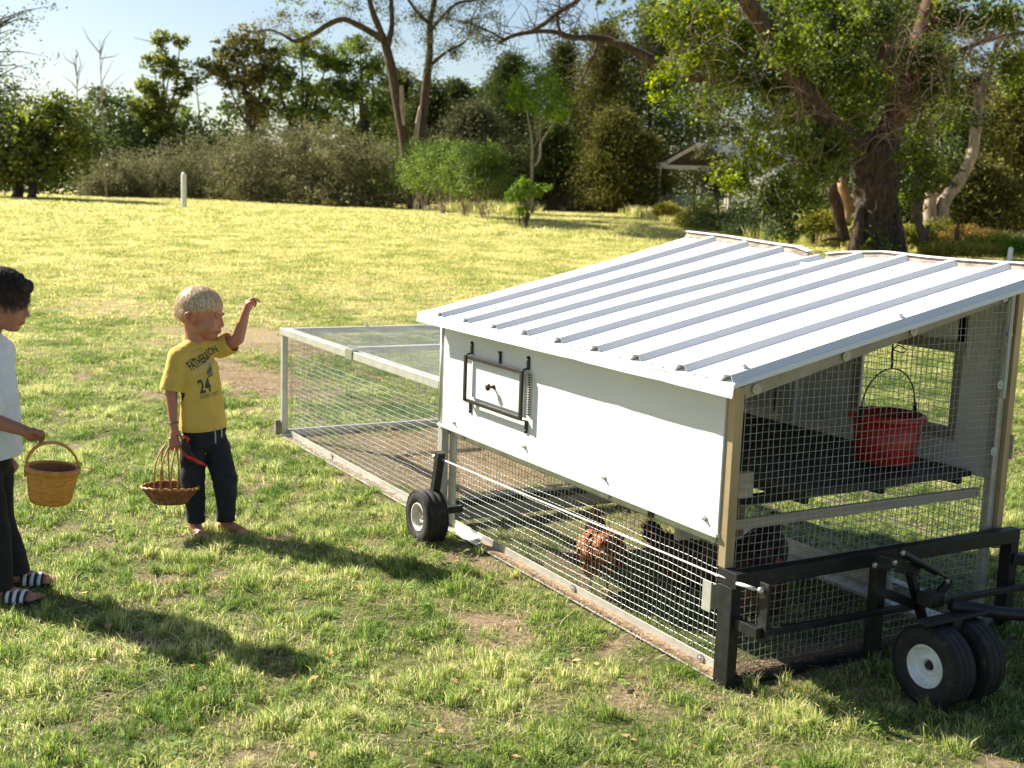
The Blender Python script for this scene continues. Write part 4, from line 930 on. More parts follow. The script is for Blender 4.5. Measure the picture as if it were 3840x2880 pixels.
m = MB(); m.add([brim(2 * math.pi * i / NT, 0) for i in range(NT)], [tuple(range(NT))]); m.build('base', WK, basket)
for r in range(rows):
    m = MB(); ph = r % 2; m.tube([brim(2 * math.pi * i / NT, (r + .5) / rows) + (bu * math.cos(2 * math.pi * i / NT) + bv * math.sin(2 * math.pi * i / NT)) * (.0018 * (1 if (i // 2 + ph) % 2 else -1)) for i in range(NT + 1)], .0033, 5, False); m.build('woven_strand', WK, basket, True)
for i in range(0, NT, 2):
    m = MB(); t = 2 * math.pi * i / NT; m.tube([brim(t, 0), brim(t, .5), brim(t, 1)], .0022, 5); m.build('stake', WK, basket, True)
m = MB(); m.tube([brim(2 * math.pi * i / NT, 1.03) + up * (.003 * math.sin(i * 3.1)) for i in range(NT + 1)], .0058, 7, False); m.build('rim', WK2, basket, True)
grip = bt(657, 1664, .090)
for (t0, off) in ((1.95, -.028), (1.72, -.012), (1.42, .006), (1.18, .020)):
    a = brim(t0, 1); b = brim(-t0, 1); g = grip + bu * (off * .35); pts = []
    for q in np.linspace(0, 1, 17):
        ang = math.pi * q; w = a.lerp(b, q); hh = (g.z - w.z); pts.append(w.lerp(Vector((g.x, g.y, w.z)), math.sin(ang) ** 2 * .75) + bu * (off * .5 * math.sin(ang)) + up * (hh * math.sin(ang) ** .55))
    m = MB(); m.tube(pts, .0034, 6); m.build('handle', WK2, basket, True)
# sandal held with it
REDS = M('red_strap', (.62, .03, .02), rough=.45); SOLE = M('black_sole', (.012, .012, .013), rough=.7, bump=.3, scale=60, c2=(.03, .03, .03))
sd = thing('sandal', 'black sandal edged in red held together with the basket handle', 'sandal', tuple(bt(705, 1690, .12)))
a, b = bt(683, 1668, .115), bt(768, 1748, .10); m = MB(); dsd = (b - a)
out = [(690, 1640), (704, 1636), (710, 1652), (716, 1690), (745, 1725), (772, 1746), (740, 1742), (705, 1728), (684, 1702), (682, 1665)]
V = [bt(x, y, .118) for x, y in out] + [bt(x, y, .106) for x, y in out]; n = len(out)
m.add(V, [tuple(range(n - 1, -1, -1)), tuple(range(n, 2 * n))] + [(i, (i + 1) % n, n + (i + 1) % n, n + i) for i in range(n)]); m.build('sole', SOLE, sd)
m = MB(); m.tube([bt(684, 1690, .120), bt(702, 1712, .121), bt(728, 1722, .120), bt(752, 1736, .116), bt(776, 1748, .108)], [.0045, .0075, .0072, .0085, .003], 6); m.build('strap', REDS, sd, True)
m = MB(); m.tube([bt(686, 1636, .120), bt(700, 1640, .123), bt(708, 1648, .120), bt(700, 1658, .118)], [.004, .008, .007, .003], 6); m.build('strap', REDS, sd, True)

# ------------------------------------------------------------------ the dark-haired child at the left edge
D2 = 4.40
kt = lambda px, py, d=0.0: Vector(pt(px, py, D2 - d))
kf = on_ground(kt(20, 2230))
kid = thing('person', 'dark-haired child in white shirt and black trousers at the left edge of the lawn', 'child', tuple(kf))
def mix2(deg): a = math.radians(deg); return toC * math.cos(a) + rt * math.sin(a)
fd2 = mix2(86); H2 = Frame(kt(8, 1120, 0), mix2(84) + up * -.22); k2 = 1.04
ch2 = (mix2(78) + up * -.12).normalized(); sl2 = up.cross(ch2).normalized(); up2 = ch2.cross(sl2).normalized(); ax2 = (ch2, sl2, up2)
cl = Clay(); head(cl, H2, k2, 1.5)
nb2 = kt(-48, 1262); cl.limb([H2(-.030, 0, -.050), nb2], [.050, .046], .25)
hip2 = kt(-62, 1760); ch_c = kt(-45, 1430); wa2 = kt(-55, 1610)
cl.ball(ch_c, (.070, .095, .12), ax2); cl.ball(wa2, (.066, .09, .11), ax2); cl.ball(hip2, (.072, .095, .085), ax2)
s2R = ch_c - sl2 * .110 + up * .100; s2L = ch_c + sl2 * .110 + up * .100
cl.limb([nb2, s2R], [.045, .038]); cl.limb([nb2, s2L], [.045, .038])
e2R = kt(-45, 1572, .16); w2R = kt(82, 1612, .12); cl.limb([s2R, e2R, w2R], [.037, .031, .021])
h2R = kt(122, 1630, .11); cl.ball(h2R, (.032, .014, .026), (rt, toC, up)); cl.limb([w2R, h2R], [.021, .020], .3)
for i, (dx, dy) in enumerate(((30, -8), (26, 2), (20, 10), (12, 16))):
    x, y = 122 + dx * .7, 1624 + dy; finger(cl, [kt(x, y, .125 - i * .012), kt(x + 18, y + 4, .128 - i * .012), kt(x + 24, y + 18, .122 - i * .012), kt(x + 14, y + 26, .112 - i * .01)], .0072)
finger(cl, [kt(112, 1618, .13), kt(136, 1622, .14), kt(152, 1634, .135)], .008)
e2L = kt(-30, 1600, -.13); w2L = kt(30, 1728, -.12); cl.limb([s2L, e2L, w2L, kt(44, 1750, -.12)], [.037, .031, .021, .024])
for i in range(4): finger(cl, [kt(44 + i * 3, 1746 - i * 3, -.10 - .012 * i), kt(56 + i * 3, 1762 - i * 3, -.10 - .012 * i), kt(50 + i * 2, 1774 - i * 3, -.10 - .012 * i)], .0072)
an2R = kt(0, 2252, .12); an2L = kt(62, 2132, -.06); kn2R = kt(-36, 2020, .10); kn2L = kt(-20, 1960, -.05)
cl.limb([hip2 - sl2 * .048, kn2R, an2R], [.068, .048, .03]); cl.limb([hip2 + sl2 * .048, kn2L, an2L], [.068, .048, .03])
f2R = Frame(on_ground(an2R) + np.array([0, 0, .014]), mix2(80)); f2L = Frame(on_ground(an2L) + np.array([0, 0, .014]), mix2(84)); foot(cl, f2R, 1.15); foot(cl, f2L, 1.15)
cl.fuse('body', SKIN2, .0036, 5, kid, fac=.5); head_parts(H2, k2, kid, BROW_D)
LINE2 = [(-1, -.60), (-.5, -.55), (-.2, -.2), (.1, .10), (.35, .2), (.6, .38), (1, .44)]
HD = M('dark_brown_hair', (.016, .009, .007), (.05, .028, .02), scale=60, rough=.6, rnd=.4, spec=.3); HDs = M('dark_scalp', (.014, .008, .006), rough=.7)
scalp(H2, k2, kid, HDs, LINE2); hair(H2, k2, kid, HD, 5200, LINE2, .060, lift=.011, w=.0032, crown=(-.35, 0, .93), seed=5, messy=.2, fringe=1.5)
m = MB(); cb = Clay(); cb.ball(H2(.064, 0, .060), (.034, .056, .032), H2.ax); cb.ball(H2(-.01, 0, .075), (.085, .066, .04), H2.ax); cb.fuse('fringe', HD, .004, 5, kid, disp=lambda v: .006 * noise.noise(Vector((v.x * 60, v.y * 60, v.z * 25))) + .003 * noise.noise(v * 140))
SHW = M('white_cotton', (.68, .69, .74), (.78, .79, .82), scale=12, rough=.85, bump=.3, bscale=180)
tc = Clay()
for (px, py, a, b, c) in [(-46, 1330, .074, .095, .07), (-40, 1390, .084, .108, .09), (-36, 1450, .090, .115, .09), (-32, 1510, .093, .118, .09), (-30, 1570, .095, .119, .09), (-29, 1630, .097, .120, .09), (-28, 1690, .098, .122, .08)]: tc.ball(kt(px, py), (a, b, c), ax2)
_st = [(-46, 1330, .074, .095), (-40, 1390, .084, .108), (-36, 1450, .090, .115), (-30, 1570, .096, .120), (-28, 1700, .099, .123)]
for A_, B_ in zip(_st, _st[1:]):
    for f_ in np.linspace(0, 1, 9): q_ = [A_[i] * (1 - f_) + B_[i] * f_ for i in range(4)]; tc.ball(kt(q_[0], q_[1]), (q_[2], q_[3], .035), ax2)
tc.limb([nb2 + up * -.02, s2R], [.055, .052], .25); tc.limb([nb2 + up * -.02, s2L], [.055, .052], .25)
tc.limb([s2R, s2R.lerp(e2R, .80)], [.055, .060], .25); tc.limb([s2L, s2L.lerp(e2L, .80)], [.055, .060], .25)
f2 = lambda v: .004 * noise.noise(v * 12) + .003 * noise.noise(Vector((v.x * 40, v.y * 40, v.z * 12)))
sh2 = tc.fuse('shirt', SHW, .0055, 5, kid, cuts=[(kt(-28, 1712), up * -1 + ch2 * .10)], disp=f2)
sh2.modifiers.new('th', 'SOLIDIFY').thickness = -.003
pc = Clay(); pc.ball(kt(-60, 1735), (.086, .112, .08), ax2); BLKT = M('black_trousers', (.006, .006, .008), (.014, .014, .018), scale=20, rough=.9, bump=.3, bscale=150)
pc.limb([hip2 - sl2 * .05, kn2R, kt(-14, 2205, .12), kt(-4, 2275, .12)], [.080, .068, .058, .056], .3); pc.limb([hip2 + sl2 * .05, kn2L, kt(38, 2090, -.05), kt(52, 2155, -.06)], [.080, .068, .058, .056], .3)
p2 = pc.fuse('trousers', BLKT, .0055, 5, kid, cuts=[(Vector((0, 0, .06)), up * -1), (kt(-60, 1690), up)], disp=lambda v: .004 * noise.noise(v * 16)); p2.modifiers.new('th', 'SOLIDIFY').thickness = -.003
STR = M('white_stripe', (.72, .74, .78), rough=.5)
for i, F in enumerate((f2R, f2L)):   # striped slides
    s = thing('slide_sandal', ('black slide sandal with white stripes on the nearer foot' if i == 0 else 'black slide sandal with white stripes on the farther foot') + ' of the dark-haired child', 'sandal', tuple(F.o))
    m = MB(); n = 22; O = [(.055 + .085 * math.cos(t), .040 * math.sin(t) * (1 + .12 * math.cos(t))) for t in np.linspace(0, 2 * math.pi, n, endpoint=False)]
    V = [F(a, b, -.014) for a, b in O] + [F(a, b, .004) for a, b in O]; m.add(V, [tuple(range(n - 1, -1, -1)), tuple(range(n, 2 * n))] + [(q, (q + 1) % n, n + (q + 1) % n, n + q) for q in range(n)]); m.build('sole', SOLE, s)
    def band(name, f0, f1, mat, lift):
        m = MB(); V = []; ts = np.linspace(-.1, math.pi + .1, 16)
        for t in ts:
            for f in (f0, f1): V.append(F(f, .037 * math.cos(t), .004 + (.040 - .16 * (f - .04)) * math.sin(t) + lift))
        m.add(V, [(2 * q, 2 * q + 1, 2 * q + 3, 2 * q + 2) for q in range(15)]); o = m.build(name, mat, s, True); o.modifiers.new('th', 'SOLIDIFY').thickness = .003
    band('strap', .020, .100, SOLE, 0)
    for q in range(3): band('stripe', .030 + q * .025, .042 + q * .025, STR, .0035)

b2 = thing('yellow_basket', 'round honey-yellow wooden basket with one broad arched handle held by the dark-haired child', 'basket', tuple(kt(188, 1885, .12)))
YW = M('yellow_splint', (.44, .17, .028), (.64, .31, .06), scale=40, rough=.5, stretch=(1, 1, 4)); YWI = M('basket_inside', (.30, .10, .03), (.42, .16, .05), scale=30, rough=.6)
o2 = kt(188, 1882, .12); tilt = (up + rt * .10).normalized()
m = MB(); m.lathe([(0, 0), (0, .066), (.006, .070), (.060, .080), (.125, .088)], o2, tilt, 40); m.build('side', YW, b2, True)
m = MB(); m.lathe([(.124, .084), (.060, .076), (.010, .066), (.010, 0)], o2, tilt, 40); m.build('lining', YWI, b2, True)
m = MB(); m.lathe([(.112, .0885), (.112, .093), (.130, .095), (.130, .083), (.122, .083)], o2, tilt, 40); m.build('rim', YW, b2, True)
for h in (.02, .035, .05, .065, .08, .095):
    m = MB(); m.lathe([(h, .0712 + h * .15), (h + .004, .0722 + h * .15), (h + .008, .0712 + h * .155)], o2, tilt, 40); m.build('splint_band', YW, b2, True)
m = MB(); hx = (rt * .9 + toC * -.2).normalized(); Vh = []
for t in np.linspace(0, math.pi, 20):
    c = o2 + tilt * (.10 + .118 * math.sin(t) ** .85) + hx * (.090 * math.cos(t)) * 1 - rt * (.018 * math.sin(t)); nn = tilt.cross(hx).normalized() * .010; rr = (c - (o2 + tilt * .1)).normalized() * .004
    Vh += [c - nn - rr, c + nn - rr, c + nn + rr, c - nn + rr]
m.add(Vh, [(4 * i + a, 4 * i + (a + 1) % 4, 4 * i + 4 + (a + 1) % 4, 4 * i + 4 + a) for i in range(19) for a in range(4)]); m.build('handle', YW, b2)

# ------------------------------------------------------------------ hens in the coop
def hen(loc, ang, mat, label, neckdown=0.0):
    h = thing('hen', label, 'hen', loc); F = Frame(Vector(loc), (math.cos(ang), math.sin(ang), 0))
    c = Clay(); c.ball(F(0, 0, .175), (.125, .082, .085), F.ax); c.ball(F(.07, 0, .165), (.07, .07, .075), F.ax); c.ball(F(-.09, 0, .205), (.07, .055, .06), F.ax)
    for s in (-1, 1): c.ball(F(-.01, s * .062, .18), (.095, .028, .055), F.ax); c.ball(F(.0, s * .035, .115), (.042, .035, .05), F.ax)
    c.limb([F(.10, 0, .21), F(.135, 0, .275 - neckdown), F(.150, 0, .315 - neckdown * 1.6)], [.050, .032, .024], .25)
    c.ball(F(.165, 0, .325 - neckdown * 1.6), (.028, .020, .021), F.ax)
    c.limb([F(-.12, 0, .22), F(-.185, 0, .275)], [.040, .018], .25)
    def fe(v): 
        q = v - F.o; return .0065 * noise.noise(Vector((q.dot(F.f) * 38, q.dot(F.l) * 60, q.z * 55))) + .003 * noise.noise(v * 160)
    c.fuse('body', mat, .0042, 2, h, disp=fe)
    V = []; Fc = []
    R = random.Random(int(ang * 100) + 5)
    for i in range(900):   # feathers laid over the body, and the tail
        t = R.uniform(0, 6.283); z = R.uniform(-.5, 1); s = math.sqrt(1 - z * z); tail = i > 760
        if tail: p = F(-.12 - R.uniform(0, .03), R.gauss(0, .018), .22 + R.uniform(-.02, .03)); d = (F.f * -1 + up * R.uniform(.5, 1.1) + F.l * R.gauss(0, .22)).normalized(); L = R.uniform(.05, .10); w = .016; nn = F.l
        else:
            n3 = F.f * (s * math.cos(t)) + F.l * (s * math.sin(t)) + up * z; p = F(0, 0, .175) + F.f * (s * math.cos(t) * .128) + F.l * (s * math.sin(t) * .088) + up * (z * .090); d = (F.f * -1 + up * -.15 + n3 * .25).normalized(); L = R.uniform(.022, .034); w = .016; nn = n3
        sd_ = d.cross(nn).normalized() * w / 2; k = len(V); V += [p, p + d * L * .5 + sd_, p + d * L, p + d * L * .5 - sd_]; Fc.append((k, k + 1, k + 2, k + 3))
    o = mesh_obj('feathers', np.array([tuple(v) for v in V]), np.array(Fc), mat, h, rnd=[R.random() for _ in Fc]); o['kind'] = 'stuff'
    for s in (-1, 1):
        m = MB(); m.tube([F(.0, s * .032, .10), F(.012, s * .032, .055), F(.0, s * .033, .012)], [.009, .006, .005], 7)
        for dx, dy in ((.045, -.018), (.052, 0), (.045, .018), (-.022, 0)): m.tube([F(0, s * .033, .010), F(dx * .6, s * .033 + dy * .6, .009), F(dx, s * .033 + dy, .004)], [.0045, .004, .002], 5)
        m.build('leg', M('hen_leg', (.42, .30, .14), rough=.6), h, True)
    hz = .325 - neckdown * 1.6; RC = M('hen_comb', (.34, .015, .015), rough=.5); m = MB()
    for i, a in enumerate((.180, .168, .156, .144)): m.lathe([(0, .008), (.014 + .004 * (i % 2), .004), (.018 + .004 * (i % 2), 0)], F(a, 0, hz + .014), (0, 0, 1), 6)
    m.build('comb', RC, h, True); m = MB(); m.tube([F(.185, .004, hz - .012), F(.184, .005, hz - .034)], [.006, .008], 7); m.tube([F(.185, -.004, hz - .012), F(.184, -.005, hz - .034)], [.006, .008], 7); m.build('wattle', RC, h, True)
    m = MB(); m.lathe([(0, .008), (.022, .001)], F(.188, 0, hz), F.f * 1 + up * -.25, 7); m.build('beak', M('beak', (.40, .27, .12), rough=.5), h, True)
    return h
ORG = M('orange_feathers', (.30, .085, .022), (.50, .19, .06), scale=45, rough=.75, rnd=.35); BRN = M('shaded_red_feathers', (.045, .012, .007), (.09, .026, .013), scale=45, rough=.75, rnd=.35)  # coop shade is put into the darker red feather colour
hp_ = ground(2300, 2225)
hen((.150, hp_[1] + .02, 0.0), 1.15, ORG, 'orange brown hen seen from behind in sunlight through the side mesh', .03)
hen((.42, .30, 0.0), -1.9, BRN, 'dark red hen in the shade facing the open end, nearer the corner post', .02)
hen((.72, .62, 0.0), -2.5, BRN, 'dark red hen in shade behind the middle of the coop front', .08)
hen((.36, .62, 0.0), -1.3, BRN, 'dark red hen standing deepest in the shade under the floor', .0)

# ================================================================== trees, shrubs and buildings beyond the lawn
BARK = M('dark_bark', (.032, .022, .016), (.12, .080, .055), scale=9, rough=.95, bump=1.0, bscale=14, stretch=(2.2, 2.2, .35), dist=.04, c3=(.17, .13, .10), contrast=(.35, .6))
BARKR = M('red_brown_bark', (.055, .028, .018), (.16, .085, .05), scale=6, rough=.95, bump=1.0, bscale=12, stretch=(2.5, 2.5, .3), dist=.04)
PALEW = M('bare_pale_wood', (.22, .15, .10), (.52, .41, .31), scale=5, rough=.85, bump=.9, stretch=(3, 3, .6), dist=.01, c3=(.66, .60, .52))
TWIG = M('dead_twig', (.12, .08, .06), (.30, .22, .17), scale=6, rough=.9)
STEM = M('pale_stem', (.22, .17, .12), (.42, .34, .26), scale=8, rough=.8)
def leafmat(n, a, b, c=None, tr=.35, big=.18, rough=.55): return M(n, a, b, scale=1.1, rough=rough, rnd=.55, transl=tr, c3=c, contrast=(.36, .62), big=big, spec=.35 if rough < .8 else .08)
L_CED = leafmat('cedar_green', (0.037, 0.056, 0.018), (0.102, 0.130, 0.037), tr=.15, big=.3, rough=.9)
L_CEDO = leafmat('cedar_olive', (0.065, 0.072, 0.020), (0.181, 0.181, 0.049), tr=.18, big=.25, rough=.9)
L_CEDG = leafmat('cedar_grey', (0.067, 0.080, 0.043), (0.160, 0.164, 0.084), tr=.15, big=.25, rough=.9)
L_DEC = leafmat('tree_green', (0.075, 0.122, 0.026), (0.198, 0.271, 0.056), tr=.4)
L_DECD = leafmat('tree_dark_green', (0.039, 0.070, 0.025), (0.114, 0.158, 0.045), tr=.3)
L_YEL = leafmat('tree_yellow_green', (.085, .115, .022), (.21, .25, .050), (.30, .29, .06), tr=.4)
L_OLV = leafmat('hedge_olive', (.115, .120, .060), (.225, .225, .115), (.32, .29, .17), tr=.2, rough=.9)
L_BRN = leafmat('tree_brown_olive', (0.094, 0.106, 0.037), (0.219, 0.206, 0.088), tr=.35, rough=.9)
L_SHR = leafmat('shrub_green', (0.057, 0.105, 0.022), (0.162, 0.236, 0.046), tr=.4)
L_BRT = leafmat('bright_bush_green', (0.077, 0.154, 0.018), (0.198, 0.319, 0.033), tr=.45)
L_VIN = leafmat('vine_green', (0.024, 0.046, 0.010), (0.165, 0.225, 0.028), tr=.4, rough=.6)
L_VINY = leafmat('vine_lit_yellow_green', (.07, .12, .012), (.19, .24, .02), (.50, .36, .02), tr=.45, rough=.6)  # lighter copy of the vine leaves, sunlight put into the colour
L_WEED = leafmat('weed_yellow_green', (.12, .14, .02), (.30, .29, .05), (.36, .26, .07), tr=.4)

def leaves(name, C, size, mat, parent=None, aspect=.6, droop=0.0, upb=.3, seed=1, out=None):
    """one mesh of single leaves at centres C"""
    r = np.random.default_rng(seed); n = len(C); S = (size * r.uniform(.6, 1.3, n))[:, None] if np.isscalar(size) else (size * r.uniform(.6, 1.3, n))[:, None]
    d = r.normal(0, 1, (n, 3)); d[:, 2] = d[:, 2] * .6 - droop
    if out is not None: d += out
    d /= np.linalg.norm(d, axis=1)[:, None]; q = r.normal(0, 1, (n, 3)); q[:, 2] += upb * 2
    s = np.cross(d, q); s /= np.linalg.norm(s, axis=1)[:, None] + 1e-9; w = S * aspect * .5
    V = np.stack([C - d * S * .5, C - d * S * .02 + s * w, C + d * S * .5, C - d * S * .02 - s * w], 1).reshape(-1, 3)
    return mesh_obj(name, V, np.arange(4 * n).reshape(n, 4), mat, parent, rnd=r.random(n))
def lobe_points(lobes, n, sub=26, seed=1, shell=.55, csize=.30):
    """lobes: (centre xyz, (rx, ry, rz)); points gathered in small sprays within each lobe"""
    r = np.random.default_rng(seed); out = []; vol = np.array([(l[1][0] * l[1][1] * l[1][2]) ** .72 for l in lobes]); vol = vol / vol.sum()
    for (c, rad), f in zip(lobes, vol):
        m = max(3, int(n * f / sub)); d = r.normal(0, 1, (m, 3)); d /= np.linalg.norm(d, axis=1)[:, None]
        rr = (r.random(m) ** shell)[:, None]; cc = np.array(c) + d * rr * np.array(rad)
        g = csize * (np.mean(rad) ** .5); k = r.integers(sub // 2, sub * 3 // 2, m); idx = np.repeat(np.arange(m), k)
        out.append(cc[idx] + r.normal(0, 1, (len(idx), 3)) * g * np.array([.5, .5, .36]))
    return np.concatenate(out)
def L3(px, py, dep, rx, rz, ry=None): return (pt(px, py, dep), (rx, ry or rx, rz))
def grow(mb, base, tips, r0, seed=1, seg=6, wob=.06, fork=.45):
    """trunk from base upward, a limb to each tip"""
    R = random.Random(seed); base = Vector(base); cen = sum((Vector(t) for t in tips), Vector()) / len(tips)
    top = base.lerp(cen, .92); n = 7; tr = []
    for i in range(n + 1):
        f = i / n; p = base.lerp(top, f) + Vector((R.gauss(0, wob), R.gauss(0, wob), 0)) * (top - base).length * .25 * math.sin(f * 3.1); tr.append(p)
    mb.tube(tr, [r0 * (1.35 if i == 0 else 1) * (1 - .75 * i / n) for i in range(n + 1)], seg)
    for t in tips:
        t = Vector(t); f = R.uniform(fork * .6, .85); i = int(f * n); a = tr[i]; m = a.lerp(t, .5) + Vector((R.gauss(0, .1), R.gauss(0, .1), R.uniform(.0, .2))) * (t - a).length * .5
        ra = r0 * (1 - .75 * f) * .6; mb.tube([a, a.lerp(m, .55), m, m.lerp(t, .6), t], [ra, ra * .8, ra * .6, ra * .4, ra * .15], 5)
        for k in range(3):
            e = m.lerp(t, R.random()); mb.tube([e, e + Vector((R.gauss(0, .5), R.gauss(0, .5), R.uniform(.1, .6))) * min(1.0, (t - a).length * .35)], [ra * .3, ra * .08], 4)
def tree(name, label, cat, basepx, dep, lobes, n, size, mat, r0=.15, group=None, seed=1, aspect=.6, sub=26, shell=.55, droop=0, csize=.3, bark=None, trunk=True, crown='crown', upb=.3):
    """lobes in (px, py, rx metres, rz metres[, extra depth])"""
    if group in (GT, GH):
        nd = depth_of(ground(*basepx)) if (group == GH or basepx[0] < 450) else 66.0; q_ = nd / dep
        lobes = [(l[0], l[1], l[2] * q_, l[3] * q_) + tuple(l[4:]) for l in lobes]; dep = nd; size = size * q_ ** .75; r0 *= q_; csize *= 1.15
    b = on_ground(pt(basepx[0], basepx[1], dep)); t = thing(name, label, cat, tuple(b), group)
    L = [L3(l[0], l[1], dep + (l[4] if len(l) > 4 else 0), l[2], l[3]) for l in lobes]
    P = lobe_points(L, n, sub, seed, shell, csize); g = height(P[:, 0], P[:, 1]); P = P[P[:, 2] > g + .03]
    leaves(crown, P, size, mat, t, aspect, droop, upb, seed + 100)
    if trunk:
        mb = MB(); grow(mb, b - np.array([0, 0, .1]), [c for c, _ in L], r0, seed); mb.build('trunk', bark or BARK, t, True)
    return t
GT = 'trees along the far edge of the field'; GC = 'dark cedars behind the lawn'; GH = 'olive shrubs of the long hedge'; GS = 'shrubs in the row beside the forked tree'
# far left deciduous edge of the wood
tree('field_tree', 'dark green tree at the far left edge under bare branches', 'tree', (60, 745), 44, [(40, 480, 1.6, 1.3), (230, 470, 1.3, 1.0), (-120, 430, 1.8, 1.8), (120, 600, 2.2, 1.2), (300, 520, 1.0, .9)], 9000, .17, L_DECD, .2, GT, 11)
tree('field_tree', 'low yellow-green tree at the far left in front of darker trees', 'tree', (120, 748), 41, [(60, 520, 1.2, .9), (200, 430, 1.1, .8), (270, 560, .8, .8), (-60, 600, 1.3, 1.0), (150, 620, 1.3, .7)], 8500, .17, L_YEL, .16, GT, 12)
tree('field_tree', 'dark tree behind the low yellow-green one with thin bare tops', 'tree', (452, 745), 46, [(400, 400, 1.2, 1.0), (480, 520, 1.5, 1.3), (330, 560, 1.3, 1.3), (560, 600, 1.3, 1.0), (420, 650, 1.8, .9)], 9000, .18, L_DECD, .2, GT, 13)
tree('field_tree', 'tallest bright yellow-green tree left of centre standing above the dark wood', 'tree', (600, 745), 47, [(600, 160, .50, .50), (675, 150, .38, .42), (575, 235, .42, .42), (640, 250, .7, .55), (560, 330, .65, .45), (600, 420, 1.0, .7), (545, 400, .7, .5), (690, 330, .5, .5), (600, 500, 1.1, .6)], 8200, .17, L_YEL, .2, GT, 14, csize=.25)
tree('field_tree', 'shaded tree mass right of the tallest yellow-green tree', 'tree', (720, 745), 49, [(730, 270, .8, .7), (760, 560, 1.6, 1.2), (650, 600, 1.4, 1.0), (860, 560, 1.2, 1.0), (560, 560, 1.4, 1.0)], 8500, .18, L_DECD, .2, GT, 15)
tree('field_tree', 'brownish olive rounded tree under the long left limb', 'tree', (960, 745), 46, [(860, 200, .8, .6), (930, 160, .8, .7), (1000, 250, 1.0, .9), (900, 300, .9, .7), (830, 260, .6, .5), (960, 420, .8, .6)], 8000, .17, L_BRN, .2, GT, 16, csize=.26)
tree('field_tree', 'airy green tree with sky gaps showing two dark stems', 'tree', (1110, 745), 45, [(1130, 180, .9, .6), (1230, 220, 1.0, .7), (1070, 300, .9, .6), (1180, 340, 1.0, .7), (1280, 330, .7, .6), (1110, 420, .9, .5), (1230, 450, .8, .5), (1040, 200, .6, .5)], 9500, .15, L_DEC, .22, GT, 17, shell=.8, csize=.24)
tree('field_tree', 'green tree close behind the left trunk of the forked tree', 'tree', (1360, 750), 43, [(1320, 350, .8, .8), (1400, 260, .9, .8), (1350, 180, .8, .5), (1440, 420, .9, .9), (1340, 500, .8, .7), (1490, 540, .9, .8), (1290, 240, .5, .5)], 10000, .14, L_DEC, .2, GT, 18, shell=.8, csize=.25)
# bare snags at the left
for (x0, y0, x1, y1, lab) in ((300, 560, 285, 190, 'thin bare snag rising left of the yellow-green tree'), (400, 520, 372, 150, 'thin bare snag nearer the yellow-green tree, lighter and shorter')):
    t = thing('bare_snag', lab, 'tree', tuple(on_ground(pt(x0, 745, 45))), 'bare snags over the far wood'); m = MB(); R = random.Random(x0)
    a, b = Vector(on_ground(pt(x0, 745, 45))), Vector(pt(x1, y1, 45)); m.tube([a, a.lerp(b, .5), b], [.035, .025, .008], 6)
    for k in range(12):
        f = R.uniform(.45, .95); p = a.lerp(b, f); q = p + Vector((R.gauss(0, .5), R.gauss(0, .5), R.uniform(.2, 1.0))); m.tube([p, p.lerp(q, .5) + Vector((R.gauss(0, .08), 0, 0)), q], [.022, .014, .004], 4)
    m.build('trunk', TWIG, t)
t = thing('bare_tree', 'dark leafless tree top hanging in at the upper left corner', 'tree', tuple(on_ground(pt(-60, 745, 40)))); m = MB(); R = random.Random(4); a = Vector(on_ground(pt(-60, 745, 40))); tw = []
b = Vector(pt(-10, 60, 40)); m.tube([a, a.lerp(b, .5) + Vector((.2, 0, 0)), b], [.16, .11, .03], 7)
for k in range(60):
    f = R.uniform(.4, 1); p = a.lerp(b, f); q = p + Vector((R.gauss(.3, .7), R.gauss(0, .6), R.uniform(-.1, .8))); m.tube([p, p.lerp(q, .5) + Vector((0, 0, .1)), q], [.03, .016, .004], 4); tw.append(q)
m.build('trunk', BARK, t, True); tw = np.array([tuple(q) for q in tw]); C = np.repeat(tw, 26, 0) + rng.normal(0, .20, (len(tw) * 26, 3)); leaves('leaf', C, .10, L_DECD, t, seed=6)['kind'] = 'stuff'

# long olive hedge
hd = [(430, 640, 1.0, 36), (560, 610, 1.15, 36), (700, 590, 1.2, 35.5), (840, 570, 1.25, 35), (980, 545, 1.35, 34.5), (1110, 530, 1.35, 34), (1240, 535, 1.3, 33.5), (1360, 560, 1.2, 33)]
hl = ['leftmost low olive shrub where the long hedge begins', 'olive shrub second from the left end of the hedge', 'olive shrub just behind the white marker post', 'olive shrub right of the white marker post', 'brownish olive shrub in the middle of the hedge', 'tall olive shrub under the airy green tree', 'tall olive shrub left of the forked tree', 'olive hedge shrub touching the leafy shrub row']
for i, (px, py, r, dp) in enumerate(hd):
    by = 745 + max(0, px - 700) * .055; kk = 4497 / dp
    tree('hedge_shrub', hl[i], 'shrub', (px, by), dp, [(px, py + r * kk * .20, r, r * .75), (px - r * kk * .45, py + r * kk * .55, r * .85, r * .65), (px + r * kk * .45, py + r * kk * .45, r * .85, r * .65), (px, by - .35 * kk, r * 1.15, .5), (px - r * kk * .5, by - .25 * kk, r * .7, .35), (px + r * kk * .5, by - .25 * kk, r * .7, .35)], 14000, .085, L_OLV, .06, GH, 30 + i, aspect=.45, sub=18, shell=.45, csize=.17)
